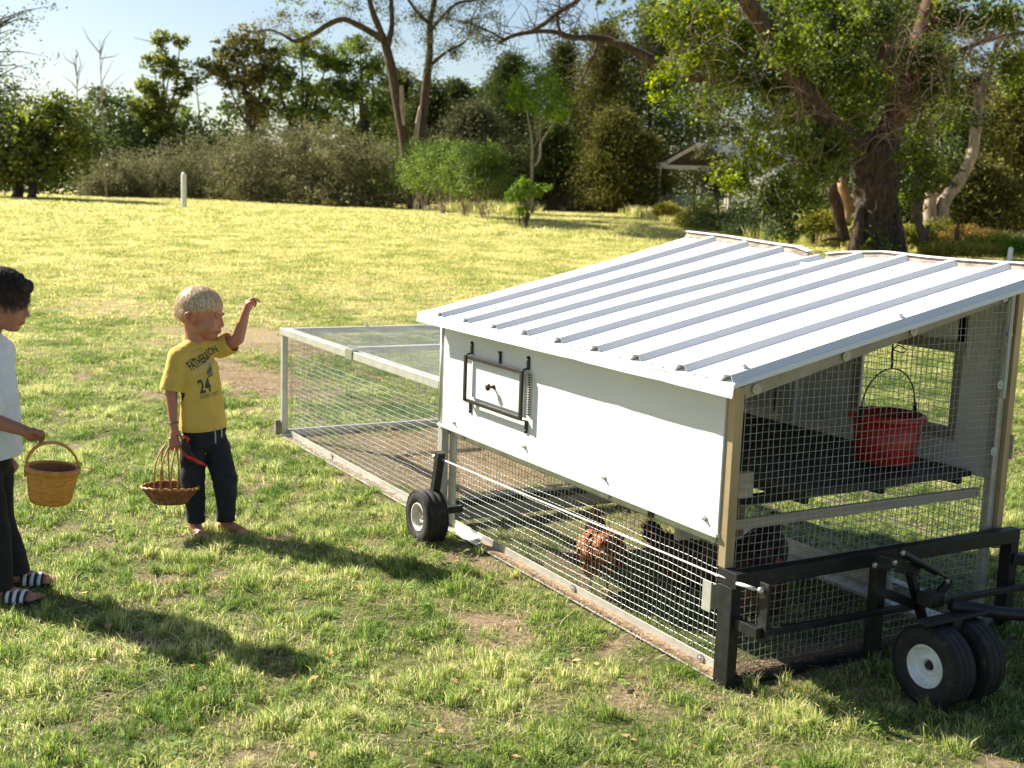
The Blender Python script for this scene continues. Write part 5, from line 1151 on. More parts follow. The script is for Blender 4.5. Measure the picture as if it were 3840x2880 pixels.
# white marker posts
for (px, pyt, pyb, w, lab, dp) in ((690, 652, 782, .13, 'white plastic marker post out on the far field', None), (3790, 826, 905, .085, 'white plastic post in the weeds at the right edge', 21)):
    g = ground(px, pyb) if dp is None else on_ground(pt(px, pyb, dp)); dz = depth_of(g); h = (pyb - pyt) / 4497 * dz + .03; m = MB(); t = thing('marker_post', lab, 'post', tuple(g), 'white marker posts')
    m.lathe([(-.05, w / 2 * (dz / 30 if dp is None else 1)), (h * .93, w / 2 * (dz / 30 if dp is None else 1)), (h, w / 4), (h, 0)], g, (0, 0, 1) if dp is None else (.08, 0, 1), 16); m.build('pipe', M('white_pvc', (.72, .70, .66), (.80, .79, .76), scale=6, rough=.5), t, True)

# cedars
def cedar(basepx, dep, top, wid, mat, lab, seed, n=15000, size=.115, lean=0.0):
    if basepx[0] < 2500 and dep < 50: wid *= 1.42; size *= 1.3; dep *= 1.42
    elif basepx[0] < 3000: wid *= 1.3; size *= 1.15; dep *= 1.3
    b = on_ground(pt(basepx[0], basepx[1], dep)); t = thing('cedar_tree', lab, 'tree', tuple(b), GC); h = (basepx[1] - top) / 4497 * dep; R = np.random.default_rng(seed)
    m = MB(); m.tube([b, b + np.array([lean * h * .5, 0, h * .5]), b + np.array([lean * h, 0, h * .96])], [.16, .11, .02], 6); m.build('trunk', BARKR, t)
    nb = int(n / 42); z = R.random(nb) ** .85; ang = R.uniform(0, 6.283, nb); rad = wid * (1 - z ** 1.4) ** .75 * (.80 + .25 * np.sin(ang * 3 + seed) * np.sin(z * 14 + seed)) * R.uniform(.55, 1.08, nb)
    rad = np.maximum(rad, .12); cx, cy = np.cos(ang), np.sin(ang); k = 42
    f = R.random((nb, k)) ** .55; spread_ = .16 + .05 * wid
    X = b[0] + lean * h * z[:, None] + cx[:, None] * rad[:, None] * f + R.normal(0, spread_, (nb, k)); Y = b[1] + cy[:, None] * rad[:, None] * f + R.normal(0, spread_, (nb, k))
    Z = b[2] + .15 + z[:, None] * h * .97 + f * rad[:, None] * .30 + R.normal(0, spread_ * .55, (nb, k))
    C = np.stack([X.ravel(), Y.ravel(), Z.ravel()], 1); o = np.stack([np.repeat(cx, k), np.repeat(cy, k), np.full(nb * k, .6)], 1) * 1.1
    leaves('crown', C, size, mat, t, .42, 0, .3, seed, out=o); return t
CED = [((1600, 770), 40, 330, 1.5, L_CED, 'dark cedar behind the right trunk of the forked tree'), ((1760, 770), 37, 400, 1.9, L_CEDG, 'grey-green cedar behind the shrub row'), ((1900, 775), 42, 215, 1.9, L_CED, 'tall dark cedar behind the slender young tree'),
       ((2090, 780), 44, 170, 1.9, L_CED, 'tall cedar in the middle under the bare overhanging limbs'), ((2060, 780), 38, 470, 1.5, L_CED, 'dark cedar thicket left of the old tyre'), ((2240, 785), 41, 110, 2.0, L_CEDO, 'olive cedar right of the sky gap'), ((2290, 790), 36, 420, 1.5, L_CEDO, 'sunlit olive cedar left of the shed'),
       ((2420, 790), 40, 60, 2.1, L_CED, 'tall dark cedar above the shed gable'), ((2400, 800), 36.5, 520, 1.2, L_CEDO, 'small olive cedar against the shed post'), ((2600, 790), 66, -240, 3.6, L_CED, 'tall cedar behind the shed roof'), ((2950, 800), 66, -300, 3.8, L_CED, 'tall cedar far behind the big leafy tree'),
       ((3150, 860), 34, -150, 1.9, L_CED, 'dark cedar right behind the big trunk'), ((3360, 860), 36, -200, 2.0, L_CED, 'dark cedar between the big trunk and the peeled leaning trunk'), ((3600, 880), 33, 330, 1.6, L_CED, 'dark cedar behind the peeled leaning trunk'), ((3790, 890), 30, 230, 1.6, L_CEDO, 'olive cedar at the right edge'), ((3900, 890), 36, 20, 2.0, L_CED, 'tall dark cedar at the far right edge'), ((3640, 890), 28, 620, 1.0, L_CEDO, 'low olive cedar above the weeds on the right')]
for i, (b, dp, tp, wd, mt, lb) in enumerate(CED): cedar(b, dp, tp, wd * 1.25, mt, lb, 50 + i, n=24000 if dp < 60 else 22000, size=.12 if dp < 60 else .24)
for i, (px, dp, tp, wd) in enumerate(((1480, 58, 300, 3.0), (1700, 60, 330, 3.2), (1860, 64, 300, 3.0), (2280, 60, 180, 3.4), (3330, 50, -150, 3.4), (3750, 48, 250, 2.6))):
    cedar((px, 775), dp, tp, wd, L_CED, ['shadowed cedar far back beside the forked tree', 'shadowed cedar far behind the grey-green cedar', 'shadowed cedar deep behind the slender tree', 'shadowed cedar deep behind the olive cedars', 'shadowed cedar deep behind the right of the big tree', 'shadowed cedar deep behind the right edge'][i], 80 + i, n=16000, size=.2)

# the far wood behind everything reads as one dark mass
P_ = []
for k in range(170):
    px = -500 + 5200 * k / 169 + random.gauss(0, 20); dpw = 98 + random.uniform(-4, 4); top = (415 if px < 900 else 350 if px < 1450 else 330 if px < 1750 else 280 if px < 2250 else -80) + random.gauss(0, 28)
    for q in range(6):
        f = (q + random.random()) / 6; y = top + (770 - top) * f; P_.append((pt(px, y, dpw), (2.3, 1.6, 1.6 if top > 0 else 2.6)))
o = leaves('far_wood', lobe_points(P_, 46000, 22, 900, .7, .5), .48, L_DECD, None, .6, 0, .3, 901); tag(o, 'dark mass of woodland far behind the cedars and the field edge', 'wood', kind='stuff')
# dark undergrowth closing the foot of the wood
P_ = []
for k in range(120):
    px = -500 + 5000 * k / 119; dd_ = (52 if px < 350 else 70) if px < 3000 else 37; g_ = on_ground(pt(px, 760, dd_)); P_.append((g_ + np.array([0, 0, .45]), (2.2, .9, .95)))
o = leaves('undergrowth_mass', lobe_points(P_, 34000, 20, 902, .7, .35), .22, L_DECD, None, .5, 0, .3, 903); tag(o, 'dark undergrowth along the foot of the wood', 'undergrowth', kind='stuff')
# tangled dry brush at the foot of the cedars
def brush(name, label, pts, n, h, mat, seed, cat='brush', w=.3):
    R = random.Random(seed); m = MB(); P0 = [on_ground(pt(*p)) for p in pts]
    for i in range(n):
        k = R.random() * (len(P0) - 1); a = P0[int(k)] + (P0[int(k) + 1] - P0[int(k)]) * (k - int(k)); a = on_ground(a + np.array([R.gauss(0, w), R.gauss(0, w), 0])); q = a + np.array([R.gauss(0, .22), R.gauss(0, .22), R.uniform(.4, 1) * h]); m.tube([a, (a + q) / 2 + np.array([R.gauss(0, .05), 0, 0]), q], [.008, .006, .002], 3, False)
    o = m.build(name, mat); tag(o, label, cat, kind='stuff'); return o
brush('dry_brush', 'dry grey stalks in front of the cedars near the tyre', [(2060, 790, 53), (2200, 790, 53), (2330, 800, 52)], 900, 1.3, TWIG, 5)

# forked tree: two trunks, a long limb to the left
ft = thing('forked_tree', 'tall two-trunked tree with dark bark and a long limb reaching left', 'tree', tuple(ground(1562, 792)))
D = depth_of(ground(1562, 792)) + .3
FL = [0.0]
def limb(t, name, pts, rads, mat, seg=10, jit=.0, sub=4, wob=.25):
    """pts (px, py, depth), radii in photo pixels; resampled smoothly"""
    P = [np.array(pt(*p)) for p in pts]; R0 = [r / 4497 * p[2] for r, p in zip(rads, pts)]; Q = []; Rr = []
    for i in range(len(P) - 1):
        p0 = P[max(i - 1, 0)]; p1 = P[i]; p2 = P[i + 1]; p3 = P[min(i + 2, len(P) - 1)]
        for k in range(sub):
            f = k / sub; Q.append(.5 * ((2 * p1) + (-p0 + p2) * f + (2 * p0 - 5 * p1 + 4 * p2 - p3) * f * f + (-p0 + 3 * p1 - 3 * p2 + p3) * f ** 3)); Rr.append((R0[i] * (1 - f) + R0[i + 1] * f) * random.uniform(.93, 1.07))
    Q.append(P[-1]); Rr.append(R0[-1]); m = MB(); m.tube(Q, Rr, seg, True, jit, FL[0]); return m.build(name, mat, t, True), Q, Rr
def twigs(t, name, Q, Rr, n, length, mat, seed, dirb=(0, 0, -.2), f0=.2, leafm=None, ls=.09, ln=8, r=.010, depthk=1.0):
    R = random.Random(seed); m = MB(); tips = []
    for i in range(n):
        k = R.uniform(f0, 1) * (len(Q) - 1); a = Vector(Q[int(k)]); d = (Vector((R.gauss(0, 1), R.gauss(0, .7), R.gauss(0, .8))) + Vector(dirb)).normalized(); L = length * R.uniform(.3, 1.1); p = a; pl = [a]
        for s_ in range(4): d = (d + Vector((R.gauss(0, .3), R.gauss(0, .2), R.gauss(0, .3)))).normalized(); p = p + d * L / 4; pl.append(p)
        m.tube(pl, [r, r * .8, r * .6, r * .45, r * .2], 4, False); tips += [pl[2], pl[3], pl[4]]
        for j in range(4):
            q = pl[R.randint(1, 3)]; d2 = (d + Vector((R.gauss(0, .8), R.gauss(0, .6), R.gauss(0, .8)))).normalized(); e = q + d2 * L * R.uniform(.15, .5); mid = q.lerp(e, .5) + Vector((R.gauss(0, .03), 0, R.gauss(0, .03))); m.tube([q, mid, e], [r * .5, r * .4, r * .12], 3, False); tips.append(e)
    o = m.build(name, mat, t); o['kind'] = 'stuff'
    if leafm is not None:
        T = np.array([tuple(x) for x in tips]); C = np.repeat(T, ln, 0) + np.random.default_rng(seed).normal(0, .12, (len(T) * ln, 3)); o2 = leaves('leaf', C, ls, leafm, t, .5, .2, seed=seed); o2['kind'] = 'stuff'
q1 = limb(ft, 'trunk', [(1560, 815, D), (1545, 720, D), (1520, 560, D), (1498, 430, D), (1475, 300, D), (1455, 200, D), (1432, 130, D), (1400, 50, D), (1375, -40, D), (1350, -140, D)], [26, 22, 20, 19, 18, 17, 13, 11, 9, 7], BARK, jit=.05)
q2 = limb(ft, 'branch', [(1455, 170, D - .1), (1470, 90, D), (1468, 0, D), (1480, -120, D)], [13, 10, 8, 6], BARK)
q3 = limb(ft, 'branch', [(1440, 150, D - .1), (1390, 120, D), (1330, 88, D), (1285, 72, D), (1230, 92, D), (1180, 125, D), (1110, 155, D), (1060, 130, D), (1010, 112, D), (960, 120, D), (900, 112, D)], [14, 12, 11, 10, 10, 9, 8, 5, 4, 3, 2], BARK)
q4 = limb(ft, 'trunk', [(1572, 815, D + .5), (1570, 640, D + .5), (1578, 540, D + .5), (1590, 400, D + .5), (1602, 280, D + .5), (1612, 190, D + .5), (1612, 90, D + .5), (1630, 0, D + .5), (1640, -120, D + .5)], [22, 19, 18, 17, 16, 14, 11, 9, 7], BARK, jit=.06)
limb(ft, 'bark_scar', [(1505, 320, D - .2), (1508, 400, D - .2), (1514, 470, D - .2)], [7, 10, 5], PALEW, 6); limb(ft, 'bark_scar', [(1555, 540, D - .1), (1562, 470, D - .1), (1575, 400, D + .1)], [9, 7, 4], PALEW, 6)
q5 = limb(ft, 'branch', [(1600, 80, D + .5), (1560, 40, D), (1520, -20, D)], [8, 6, 4], BARK); q6 = limb(ft, 'branch', [(1612, 120, D + .5), (1660, 60, D), (1720, 10, D), (1790, 0, D), (1850, -30, D)], [8, 6, 5, 4, 3], BARK)
q7 = limb(ft, 'branch', [(1620, 240, D + .5), (1680, 190, D), (1740, 160, D), (1790, 90, D)], [7, 5, 4, 2], BARK)
for q, n, L, s in ((q1, 22, 1.3, 1), (q2, 18, 1.2, 2), (q3, 46, .95, 3), (q4, 20, 1.1, 4), (q5, 12, .9, 5), (q6, 30, 1.0, 6), (q7, 22, .9, 7)): twigs(ft, 'twig', q[1], q[2], n, L, BARK, s, (0, 0, .1 if s == 3 else -.1), .45 if s in (1, 4) else .1, L_BRN if s in (1, 2, 3, 5) else L_DECD, .075, 5 if s == 3 else 7)

fk = D / 30
o = leaves('crown', lobe_points([L3(px_, py_, D + dz_, rr_ * fk, rr_ * .7 * fk) for px_, py_, rr_, dz_ in ((1150, -180, 1.3, 0), (980, -150, 1.2, 0), (1270, -320, 1.4, 0), (1380, -120, 1.3, 0), (1560, -160, 1.5, 1), (1700, -120, 1.3, 0), (1250, -60, 1.0, 0), (1450, -330, 1.7, 0), (1650, -360, 1.6, 1), (1540, -520, 1.4, 0), (1100, -40, .9, 0), (1820, -100, 1.0, 0))], 22000, 18, 555, .8, .3), .13, L_DEC, ft, .5, .2, .2, 556)
o = leaves('leaf', lobe_points([L3(px_, py_, D + .2, rr_ * fk, rr_ * .6 * fk) for px_, py_, rr_ in ((1180, 60, .45), (1060, 60, .4), (1330, 30, .4), (1420, 40, .3), (1560, 60, .45), (1680, 60, .5), (1760, 110, .5), (1850, 60, .35), (1700, 200, .35), (1590, 150, .3))], 2600, 8, 557, .9, .3), .10, L_BRN, ft, .5, .2, .2, 558); o['kind'] = 'stuff'
# unseen leaves and limbs added above the picture, placed sunward to shade the lawn
added_limbs = [(900, -150, 37.5), (1130, -230, 37), (1370, -230, 37), (1600, -240, 37.5), (1830, -200, 38.5)]; bl_ = []
for tx in range(1980, 2960, 105):
    for ty in (836, 848, 860, 872, 886, 900):
        if ty > 850 and tx < 2080 or ty > 870 and tx < 2300 or random.random() < .22: continue
        g_ = ground(tx + random.uniform(-40, 40), ty + random.uniform(-3, 3)); h_ = random.uniform(8.6, 10.5) + max(0, (860 - ty)) * .0; bl_.append((g_ + np.array(sdir[:]) * h_ / sdir.z, (1.15, 1.15, .5)))
o = leaves('added_shade_leaf', lobe_points(bl_, 26000, 18, 560, .8, .3), .17, L_DEC, ft, .55, .2, .2, 561); o['kind'] = 'stuff'
for a_, b_, c_ in added_limbs[::2]: limb(ft, 'branch', [(1630, -120, D + .5), ((a_ + 1630) / 2, -330, (c_ + D) / 2), (a_, b_ - 20, c_)], [7, 5, 2], BARK, 6)  # limbs added to carry the unseen shade leaves
# shrub row (rose of sharon) with stems, each its own plant
sr = [(1470, 775, 1440, .80, 29, 560), (1530, 785, 1530, .85, 28.5, 545), (1600, 800, 1600, .85, 28, 560), (1660, 808, 1670, .85, 27.5, 545), (1740, 818, 1745, .80, 27, 560), (1810, 825, 1815, .80, 26.5, 560), (1560, 795, 1565, .7, 30.5, 540)]
sl2_ = ['leftmost pale green shrub of the row in front of the hedge', 'leafy shrub hiding the foot of the left trunk', 'leafy shrub right of the forked trunk, third in the row', 'leafy shrub in the middle of the row with white blossoms', 'leafy shrub left of the row\'s last shrub with open stems', 'last leafy shrub of the row, left of the bright low bush', 'taller shrub behind the row between the two trunks']
for i, (bx, by, cx, r, dp, top) in enumerate(sr):
    g = ground(bx, by); dp = depth_of(g); kk = 4497 / dp; top -= 35; t = thing('row_shrub', sl2_[i], 'shrub', tuple(g), GS); r *= 1.25; m = MB(); R = random.Random(i)
    for k in range(9):
        a = Vector(g) + Vector((R.gauss(0, .06), R.gauss(0, .06), 0)); b = Vector(pt(cx + R.uniform(-.55, .55) * r * kk, top + R.uniform(20, 120), dp + R.uniform(-.4, .4))); m.tube([a, a.lerp(b, .5) + Vector((R.gauss(0, .04), 0, 0)), b], [.016, .012, .004], 5)
    m.build('stem', STEM, t); L = [L3(cx, top + 55, dp, r * .6, .42), (pt(cx - r * kk * .35, top + 110, dp), (r * .55, r * .55, .5)), (pt(cx + r * kk * .35, top + 100, dp + .2), (r * .55, r * .55, .5)), L3(cx, top + 165, dp, r * .75, .42)]
    P_ = lobe_points(L, 11000, 16, 200 + i, .6, .24); P_ = P_[P_[:, 2] > height(P_[:, 0], P_[:, 1]) + .30]; leaves('crown', P_, .062, L_SHR, t, .62, 0, .4, 300 + i)
    if i in (0, 1, 3): C = P_[rng.integers(0, len(P_), 16)]; o = leaves('blossom', C + np.array([0, -.05, .02]), .06, M('white_blossom', (.7, .62, .66), rough=.7), t, 1.0); o['kind'] = 'stuff'
# slender young tree
yt = thing('young_tree', 'slender young tree with pale curving stems and drooping leaves', 'tree', tuple(ground(1995, 805))); dp = depth_of(ground(1995, 805))
a1 = limb(yt, 'trunk', [(1996, 808, dp), (1994, 690, dp), (1995, 600, dp), (1996, 550, dp), (1985, 470, dp), (1975, 420, dp), (1955, 370, dp)], [7, 6.5, 6, 5, 4, 3, 2], STEM); a2 = limb(yt, 'stem', [(2003, 622, dp), (2025, 590, dp), (2028, 540, dp), (2050, 500, dp), (2075, 460, dp), (2088, 410, dp)], [4.5, 4.5, 4, 3.5, 3, 2], STEM)
a3 = limb(yt, 'stem', [(2028, 545, dp), (2022, 480, dp), (2035, 420, dp), (2030, 360, dp)], [3, 3, 2.5, 1.5], STEM); a4 = limb(yt, 'stem', [(1996, 552, dp), (2015, 520, dp), (2000, 430, dp)], [3, 2.5, 1.5], STEM)
qq = dp / 27
Lb = [L3(1950, 330, dp, .38, .30), L3(2030, 300, dp, .45, .35), L3(2090, 360, dp, .36, .32), L3(1990, 390, dp, .40, .28), L3(2060, 420, dp, .36, .28), L3(1925, 380, dp, .25, .25), L3(2000, 260, dp, .35, .22), L3(2110, 430, dp, .22, .25)]
Lb = [(c, tuple(x * qq for x in r_)) for c, r_ in Lb]
leaves('crown', lobe_points(Lb, 5200, 12, 77, .8, .3), .13, L_BRT, yt, .26, .9, .2, 78)
# bright low bush
g = ground(1965, 858); dp = depth_of(g); t = thing('bright_bush', 'small bright green bush standing alone in front of the young tree', 'bush', tuple(g)); m = MB(); R = random.Random(3)
for k in range(10):
    b = Vector(pt(1965 + R.uniform(-85, 95), 690 + R.uniform(0, 80), dp)); a = Vector(g) + Vector((R.gauss(0, .05), R.gauss(0, .05), 0)); m.tube([a, a.lerp(b, .5) + Vector((0, 0, .06)), b], [.012, .009, .003], 5)
m.tube([pt(1972, 856, dp), pt(1974, 820, dp), pt(1980, 796, dp)], [.05, .045, .05], 8); m.build('stem', BARK, t); leaves('crown', lobe_points([L3(1930, 730, dp, .26, .22), L3(2000, 720, dp, .3, .22), L3(1960, 690, dp, .26, .16), L3(2045, 705, dp, .2, .13), L3(1945, 790, dp, .2, .2), L3(1905, 740, dp, .14, .14)], 3000, 12, 90, .7, .16), .06, L_BRT, t, .45, 0, .4, 91)
# old tyre ring on the grass
g = ground(2092, 796); t = thing('fire_ring', 'rusty brown ring lying on the grass at the edge of the cedars', 'ring', tuple(g)); m = MB(); m.lathe([(0, .52), (.17, .55), (.17, .49), (0, .47)], g, (0, 0, 1), 40, True); m.build('rim', M('rusty_iron', (.06, .025, .018), (.14, .06, .04), scale=12, rough=.9), t); m = MB()
for k in range(24): th = k * math.pi / 12; m.bar((g[0] + .56 * math.cos(th), g[1] + .56 * math.sin(th), g[2] + .03), (g[0] + .57 * math.cos(th), g[1] + .57 * math.sin(th), g[2] + .15), .03, .03)
o = m.build('lug', M('rust_lug', (.05, .02, .015), rough=.9), t); o['kind'] = 'stuff'

# open shed with a gabled metal roof
sg = ground(2465, 812); sd_ = depth_of(sg); shed = thing('open_shed', 'open pole shed with gabled tin roof behind the leaves', 'shed', tuple(sg)); s_ = lambda px, py, dd=0.0: Vector(pt(px, py, sd_ + dd))
CREAM = M('cream_trim', (.60, .50, .43), (.72, .62, .55), scale=4, rough=.7); TIN = M('pale_tin', (.66, .66, .65), (.80, .79, .78), scale=5, rough=.5, metal=.0); DK = M('dark_roof_edge', (.05, .035, .03), rough=.8)
def px2m(n): return n / 4497 * sd_
zb = sg[2]; A = Vector((sg[0], sg[1], zb)); eav = s_(2466, 625).z; rdg = s_(2592, 548).z
e1 = Vector((rt.x, rt.y, 0)).normalized(); e1 = (Matrix.Rotation(math.radians(-14), 3, 'Z') @ e1); e2 = up.cross(e1).normalized()        # gable runs right, shed runs back and right
wsh = px2m(128) * 2.05; lsh = px2m(455) * 1.25; e2 = (e2 * .34 + e1 * .94).normalized(); 
for (u, v) in ((0, 0), (1, 0), (0, .5), (1, .5), (0, 1), (1, 1)):
    p = A + e1 * (wsh * u * .0) + (e1 * .75 - e2 * .0) * 0 + e1 * (wsh * u) + e2 * (lsh * v); m = MB(); m.bar(Vector((p.x, p.y, height(p.x, p.y))), Vector((p.x, p.y, eav)), .09, .09, (1, 0, 0)); m.build('post', CREAM, shed)
g0, g1, g2_ = A + e1 * 0, A + e1 * wsh, A + e1 * wsh * .5
V0 = Vector((g0.x, g0.y, eav)); V1 = Vector((g1.x, g1.y, eav)); VR = Vector((g2_.x, g2_.y, rdg))
m = MB(); m.bar(V0, V1, .06, .17); m.build('tie_beam', CREAM, shed); m = MB(); m.bar(V0 - e2 * .02, VR - e2 * .02, .05, .15); m.build('barge_board', CREAM, shed); m = MB(); m.bar(VR - e2 * .02, V1 - e2 * .02, .05, .15); m.build('barge_board', CREAM, shed)
m = MB(); m.bar(V0 - e1 * .12 - e2 * .06 + up * .05, V0 + e1 * .18 - e2 * .06 + up * .10, .03, .30); m.build('corner_board', CREAM, shed)
m = MB(); m.bar(V0 + up * .14 - e2 * .05 - e1 * .15, VR + up * .12 - e2 * .05, .08, .05); m.build('roof_edge', DK, shed)
for (a, b, mt) in ((V0 - e1 * .15 + up * .06, VR + up * .1, DK), (V1 + e1 * .15 + up * .02, VR + up * .1, TIN)):
    m = MB(); n = 34
    V = []; 
    for i in range(n + 1):
        off = e2 * (lsh * i / n - .12); h = .03 * (i % 2); V += [a + off + up * h, b + off + up * h]
    m.add(V, [(2 * i, 2 * i + 1, 2 * i + 3, 2 * i + 2) for i in range(n)]); o = m.build('roof', mt, shed); o.modifiers.new('th', 'SOLIDIFY').thickness = .02
gt_ = thing('wire_gate', 'rusting wire fence panel leaning inside the shed', 'fence', tuple(on_ground(s_(2545, 800)))); m = MB()
for k in range(7): m.tube([s_(2470, 735 + k * 9, -.5), s_(2590, 737 + k * 9, -.5)], .010, 4)
for k in range(10): m.tube([s_(2475 + k * 12, 732, -.5), s_(2474 + k * 12, 808, -.5)], .010, 4)
m.build('wire', ZINC, gt_)
# saplings and undergrowth round the shed
tree('sapling', 'leafy sapling growing in front of the shed gable', 'sapling', (2700, 850), 33, [(2650, 560, .45, .5), (2700, 600, .5, .6), (2690, 700, .5, .5), (2640, 660, .35, .4), (2740, 680, .45, .5)], 3200, .08, L_CEDG, .05, None, 120, csize=.22, shell=.8)
for i, (px, py, tp, r, dp_, mt, lb) in enumerate(((2720, 870, 780, .9, 31, L_DECD, 'dark undergrowth bush below the sapling'), (2620, 860, 790, .6, 32, L_WEED, 'yellowish weeds beside the shed opening'), (2850, 880, 800, .9, 29, L_DECD, 'dark undergrowth left of the big trunk'), (2990, 890, 830, .7, 27, L_DECD, 'shaded low bush under the hanging branch'), (2500, 825, 770, .35, 36, L_WEED, 'dry golden weeds at the shed post'), (3090, 905, 800, .55, 26, L_WEED, 'yellow-green weeds left of the big trunk'))):
    kk = 4497 / dp_; tree('undergrowth', lb, 'bush', (px, py), dp_, [(px, tp + r * .5 * kk * .6, r, r * .5), (px - r * .6 * kk, tp + r * .8 * kk * .6, r * .6, r * .4), (px + r * .6 * kk, tp + r * .8 * kk * .6, r * .6, r * .4)], 5200, .075, mt, .03, None, 130 + i, csize=.2, trunk=False, aspect=.4)

# ------------------------------------------------------------------ the big tree on the right
g = ground(3295, 965); DT = depth_of(g); bt_ = thing('big_tree', 'big old tree with furrowed dark trunk, forked limbs and tangled dead vines', 'tree', tuple(g))
FL[0] = .22
limb(bt_, 'trunk', [(3290, 1010, DT), (3292, 960, DT), (3292, 900, DT), (3290, 820, DT), (3285, 700, DT), (3290, 600, DT), (3310, 520, DT + .1)], [128, 104, 84, 76, 76, 82, 66], BARK, 56, .02, 12)
for (a, b, c, r) in (((3190, 990), (3215, 900), (3225, 780), 26), ((3385, 990), (3368, 900), (3362, 790), 24), ((3255, 1000), (3262, 910), (3258, 800), 24), ((3320, 1000), (3318, 900), (3325, 800), 22)): limb(bt_, 'root_flare', [(*a, DT - .35), (*b, DT - .30), (*c, DT - .2)], [r * 1.25, r, r * .6], BARK, 10, .1)
FL[0] = .12
r1 = limb(bt_, 'limb', [(3300, 560, DT), (3350, 450, DT + .2), (3400, 330, DT + .3), (3440, 200, DT + .5), (3470, 90, DT + .6), (3500, -40, DT + .8), (3520, -160, DT + 1)], [62, 48, 42, 38, 34, 30, 24], BARKR, 12, .08)
r2 = limb(bt_, 'limb', [(3270, 580, DT), (3190, 520, DT - .2), (3110, 460, DT - .3), (3030, 360, DT - .5), (2960, 260, DT - .7), (2900, 150, DT - .9), (2840, 60, DT - 1.1), (2775, -30, DT - 1.3), (2700, -140, DT - 1.5)], [44, 36, 34, 36, 34, 36, 32, 28, 22], BARK, 12, .06)
r3 = limb(bt_, 'limb', [(3350, 380, DT + .2), (3310, 250, DT), (3330, 120, DT), (3300, 0, DT), (3290, -150, DT)], [26, 22, 20, 17, 14], BARKR, 10, .06); r4 = limb(bt_, 'limb', [(3430, 240, DT + .4), (3510, 200, DT), (3600, 190, DT), (3700, 150, DT), (3840, 120, DT)], [16, 13, 11, 9, 6], BARK)
FL[0] = 0.0
# long bare limb reaching left over the cedars
r5 = limb(bt_, 'limb', [(2760, 300, DT + 3), (2620, 290, DT + 3), (2500, 250, DT + 3), (2410, 205, DT + 3), (2330, 168, DT + 3), (2240, 142, DT + 3), (2150, 140, DT + 2.8), (2080, 120, DT + 2.6), (2010, 118, DT + 2.5), (1930, 132, DT + 2.4), (1890, 150, DT + 2.3), (1870, 160, DT + 2.3)], [22, 22, 20, 17, 15, 14, 11, 9, 8, 8, 7, 5], BARK, 10, .05)
r6 = limb(bt_, 'limb', [(1990, 118, DT + 2.4), (2040, 90, DT + 2.4), (2090, 50, DT + 2.3), (2140, 20, DT + 2.2), (2190, -20, DT + 2.2), (2260, -90, DT + 2)], [7, 8, 8, 8, 8, 8], BARK)
r7 = limb(bt_, 'limb', [(2090, 50, DT + 2.3), (2095, 100, DT + 2.3), (2110, 140, DT + 2.5)], [6, 6, 6], BARK); r8 = limb(bt_, 'limb', [(1890, 150, DT + 2.3), (1840, 120, DT + 2.3), (1780, 95, DT + 2.2), (1720, 80, DT + 2.2)], [4, 4, 3, 2], BARK)
r9 = limb(bt_, 'limb', [(2240, 142, DT + 3), (2230, 200, DT + 2.5), (2200, 260, DT + 2.5), (2170, 330, DT + 2.5)], [6, 5, 4, 2], BARK); r10 = limb(bt_, 'limb', [(2480, 240, DT + 2.8), (2570, 200, DT + 2), (2680, 190, DT + 1), (2800, 200, DT)], [12, 10, 9, 8], BARK)
for q, n, L, s in ((r5, 60, 1.1, 21), (r6, 42, 1.0, 22), (r8, 26, .9, 23), (r9, 18, .6, 24), (r7, 12, .6, 25)): twigs(bt_, 'twig', q[1], q[2], n, L, BARK, s, (-.4, -.1, -.15), .05, L_DECD if s == 23 else None, .07, 3, r=.012)
for q, n, L, s in ((r1, 130, .85, 31), (r3, 90, .8, 32), (r4, 70, .8, 33), (r2, 60, .8, 34), (r10, 60, .9, 35)): twigs(bt_, 'dead_vine', q[1], q[2], n, L, TWIG if s != 31 else M('reddish_vine', (.13, .06, .04), (.26, .14, .09), scale=5, rough=.9), s, (-.2, -.5, -.35), .0, None, r=.010)
m = MB(); R = random.Random(9)       # curling dead vines
for k in range(260):
    cx, cy = R.choice([(3380, 480), (3000, 420), (3550, 220), (3420, 420), (2700, 380), (2950, 560), (3500, 120), (3650, 330), (2620, 120)]); p = Vector(pt(cx + R.gauss(0, 90), cy + R.gauss(0, 70), DT - 1.1 + R.gauss(0, .3))); d = Vector((R.gauss(0, 1), R.gauss(0, .4), R.gauss(0, .7))).normalized(); pl = [p]; w = R.gauss(0, .5)
    for s_ in range(7): d = (Matrix.Rotation(w * .6, 3, toC) @ d + Vector((0, 0, -.06))).normalized(); p = p + d * .11; pl.append(p)
    m.tube(pl, [.0055] * 6 + [.004, .002], 4, False)
o = m.build('dead_vine', TWIG, bt_); o['kind'] = 'stuff'
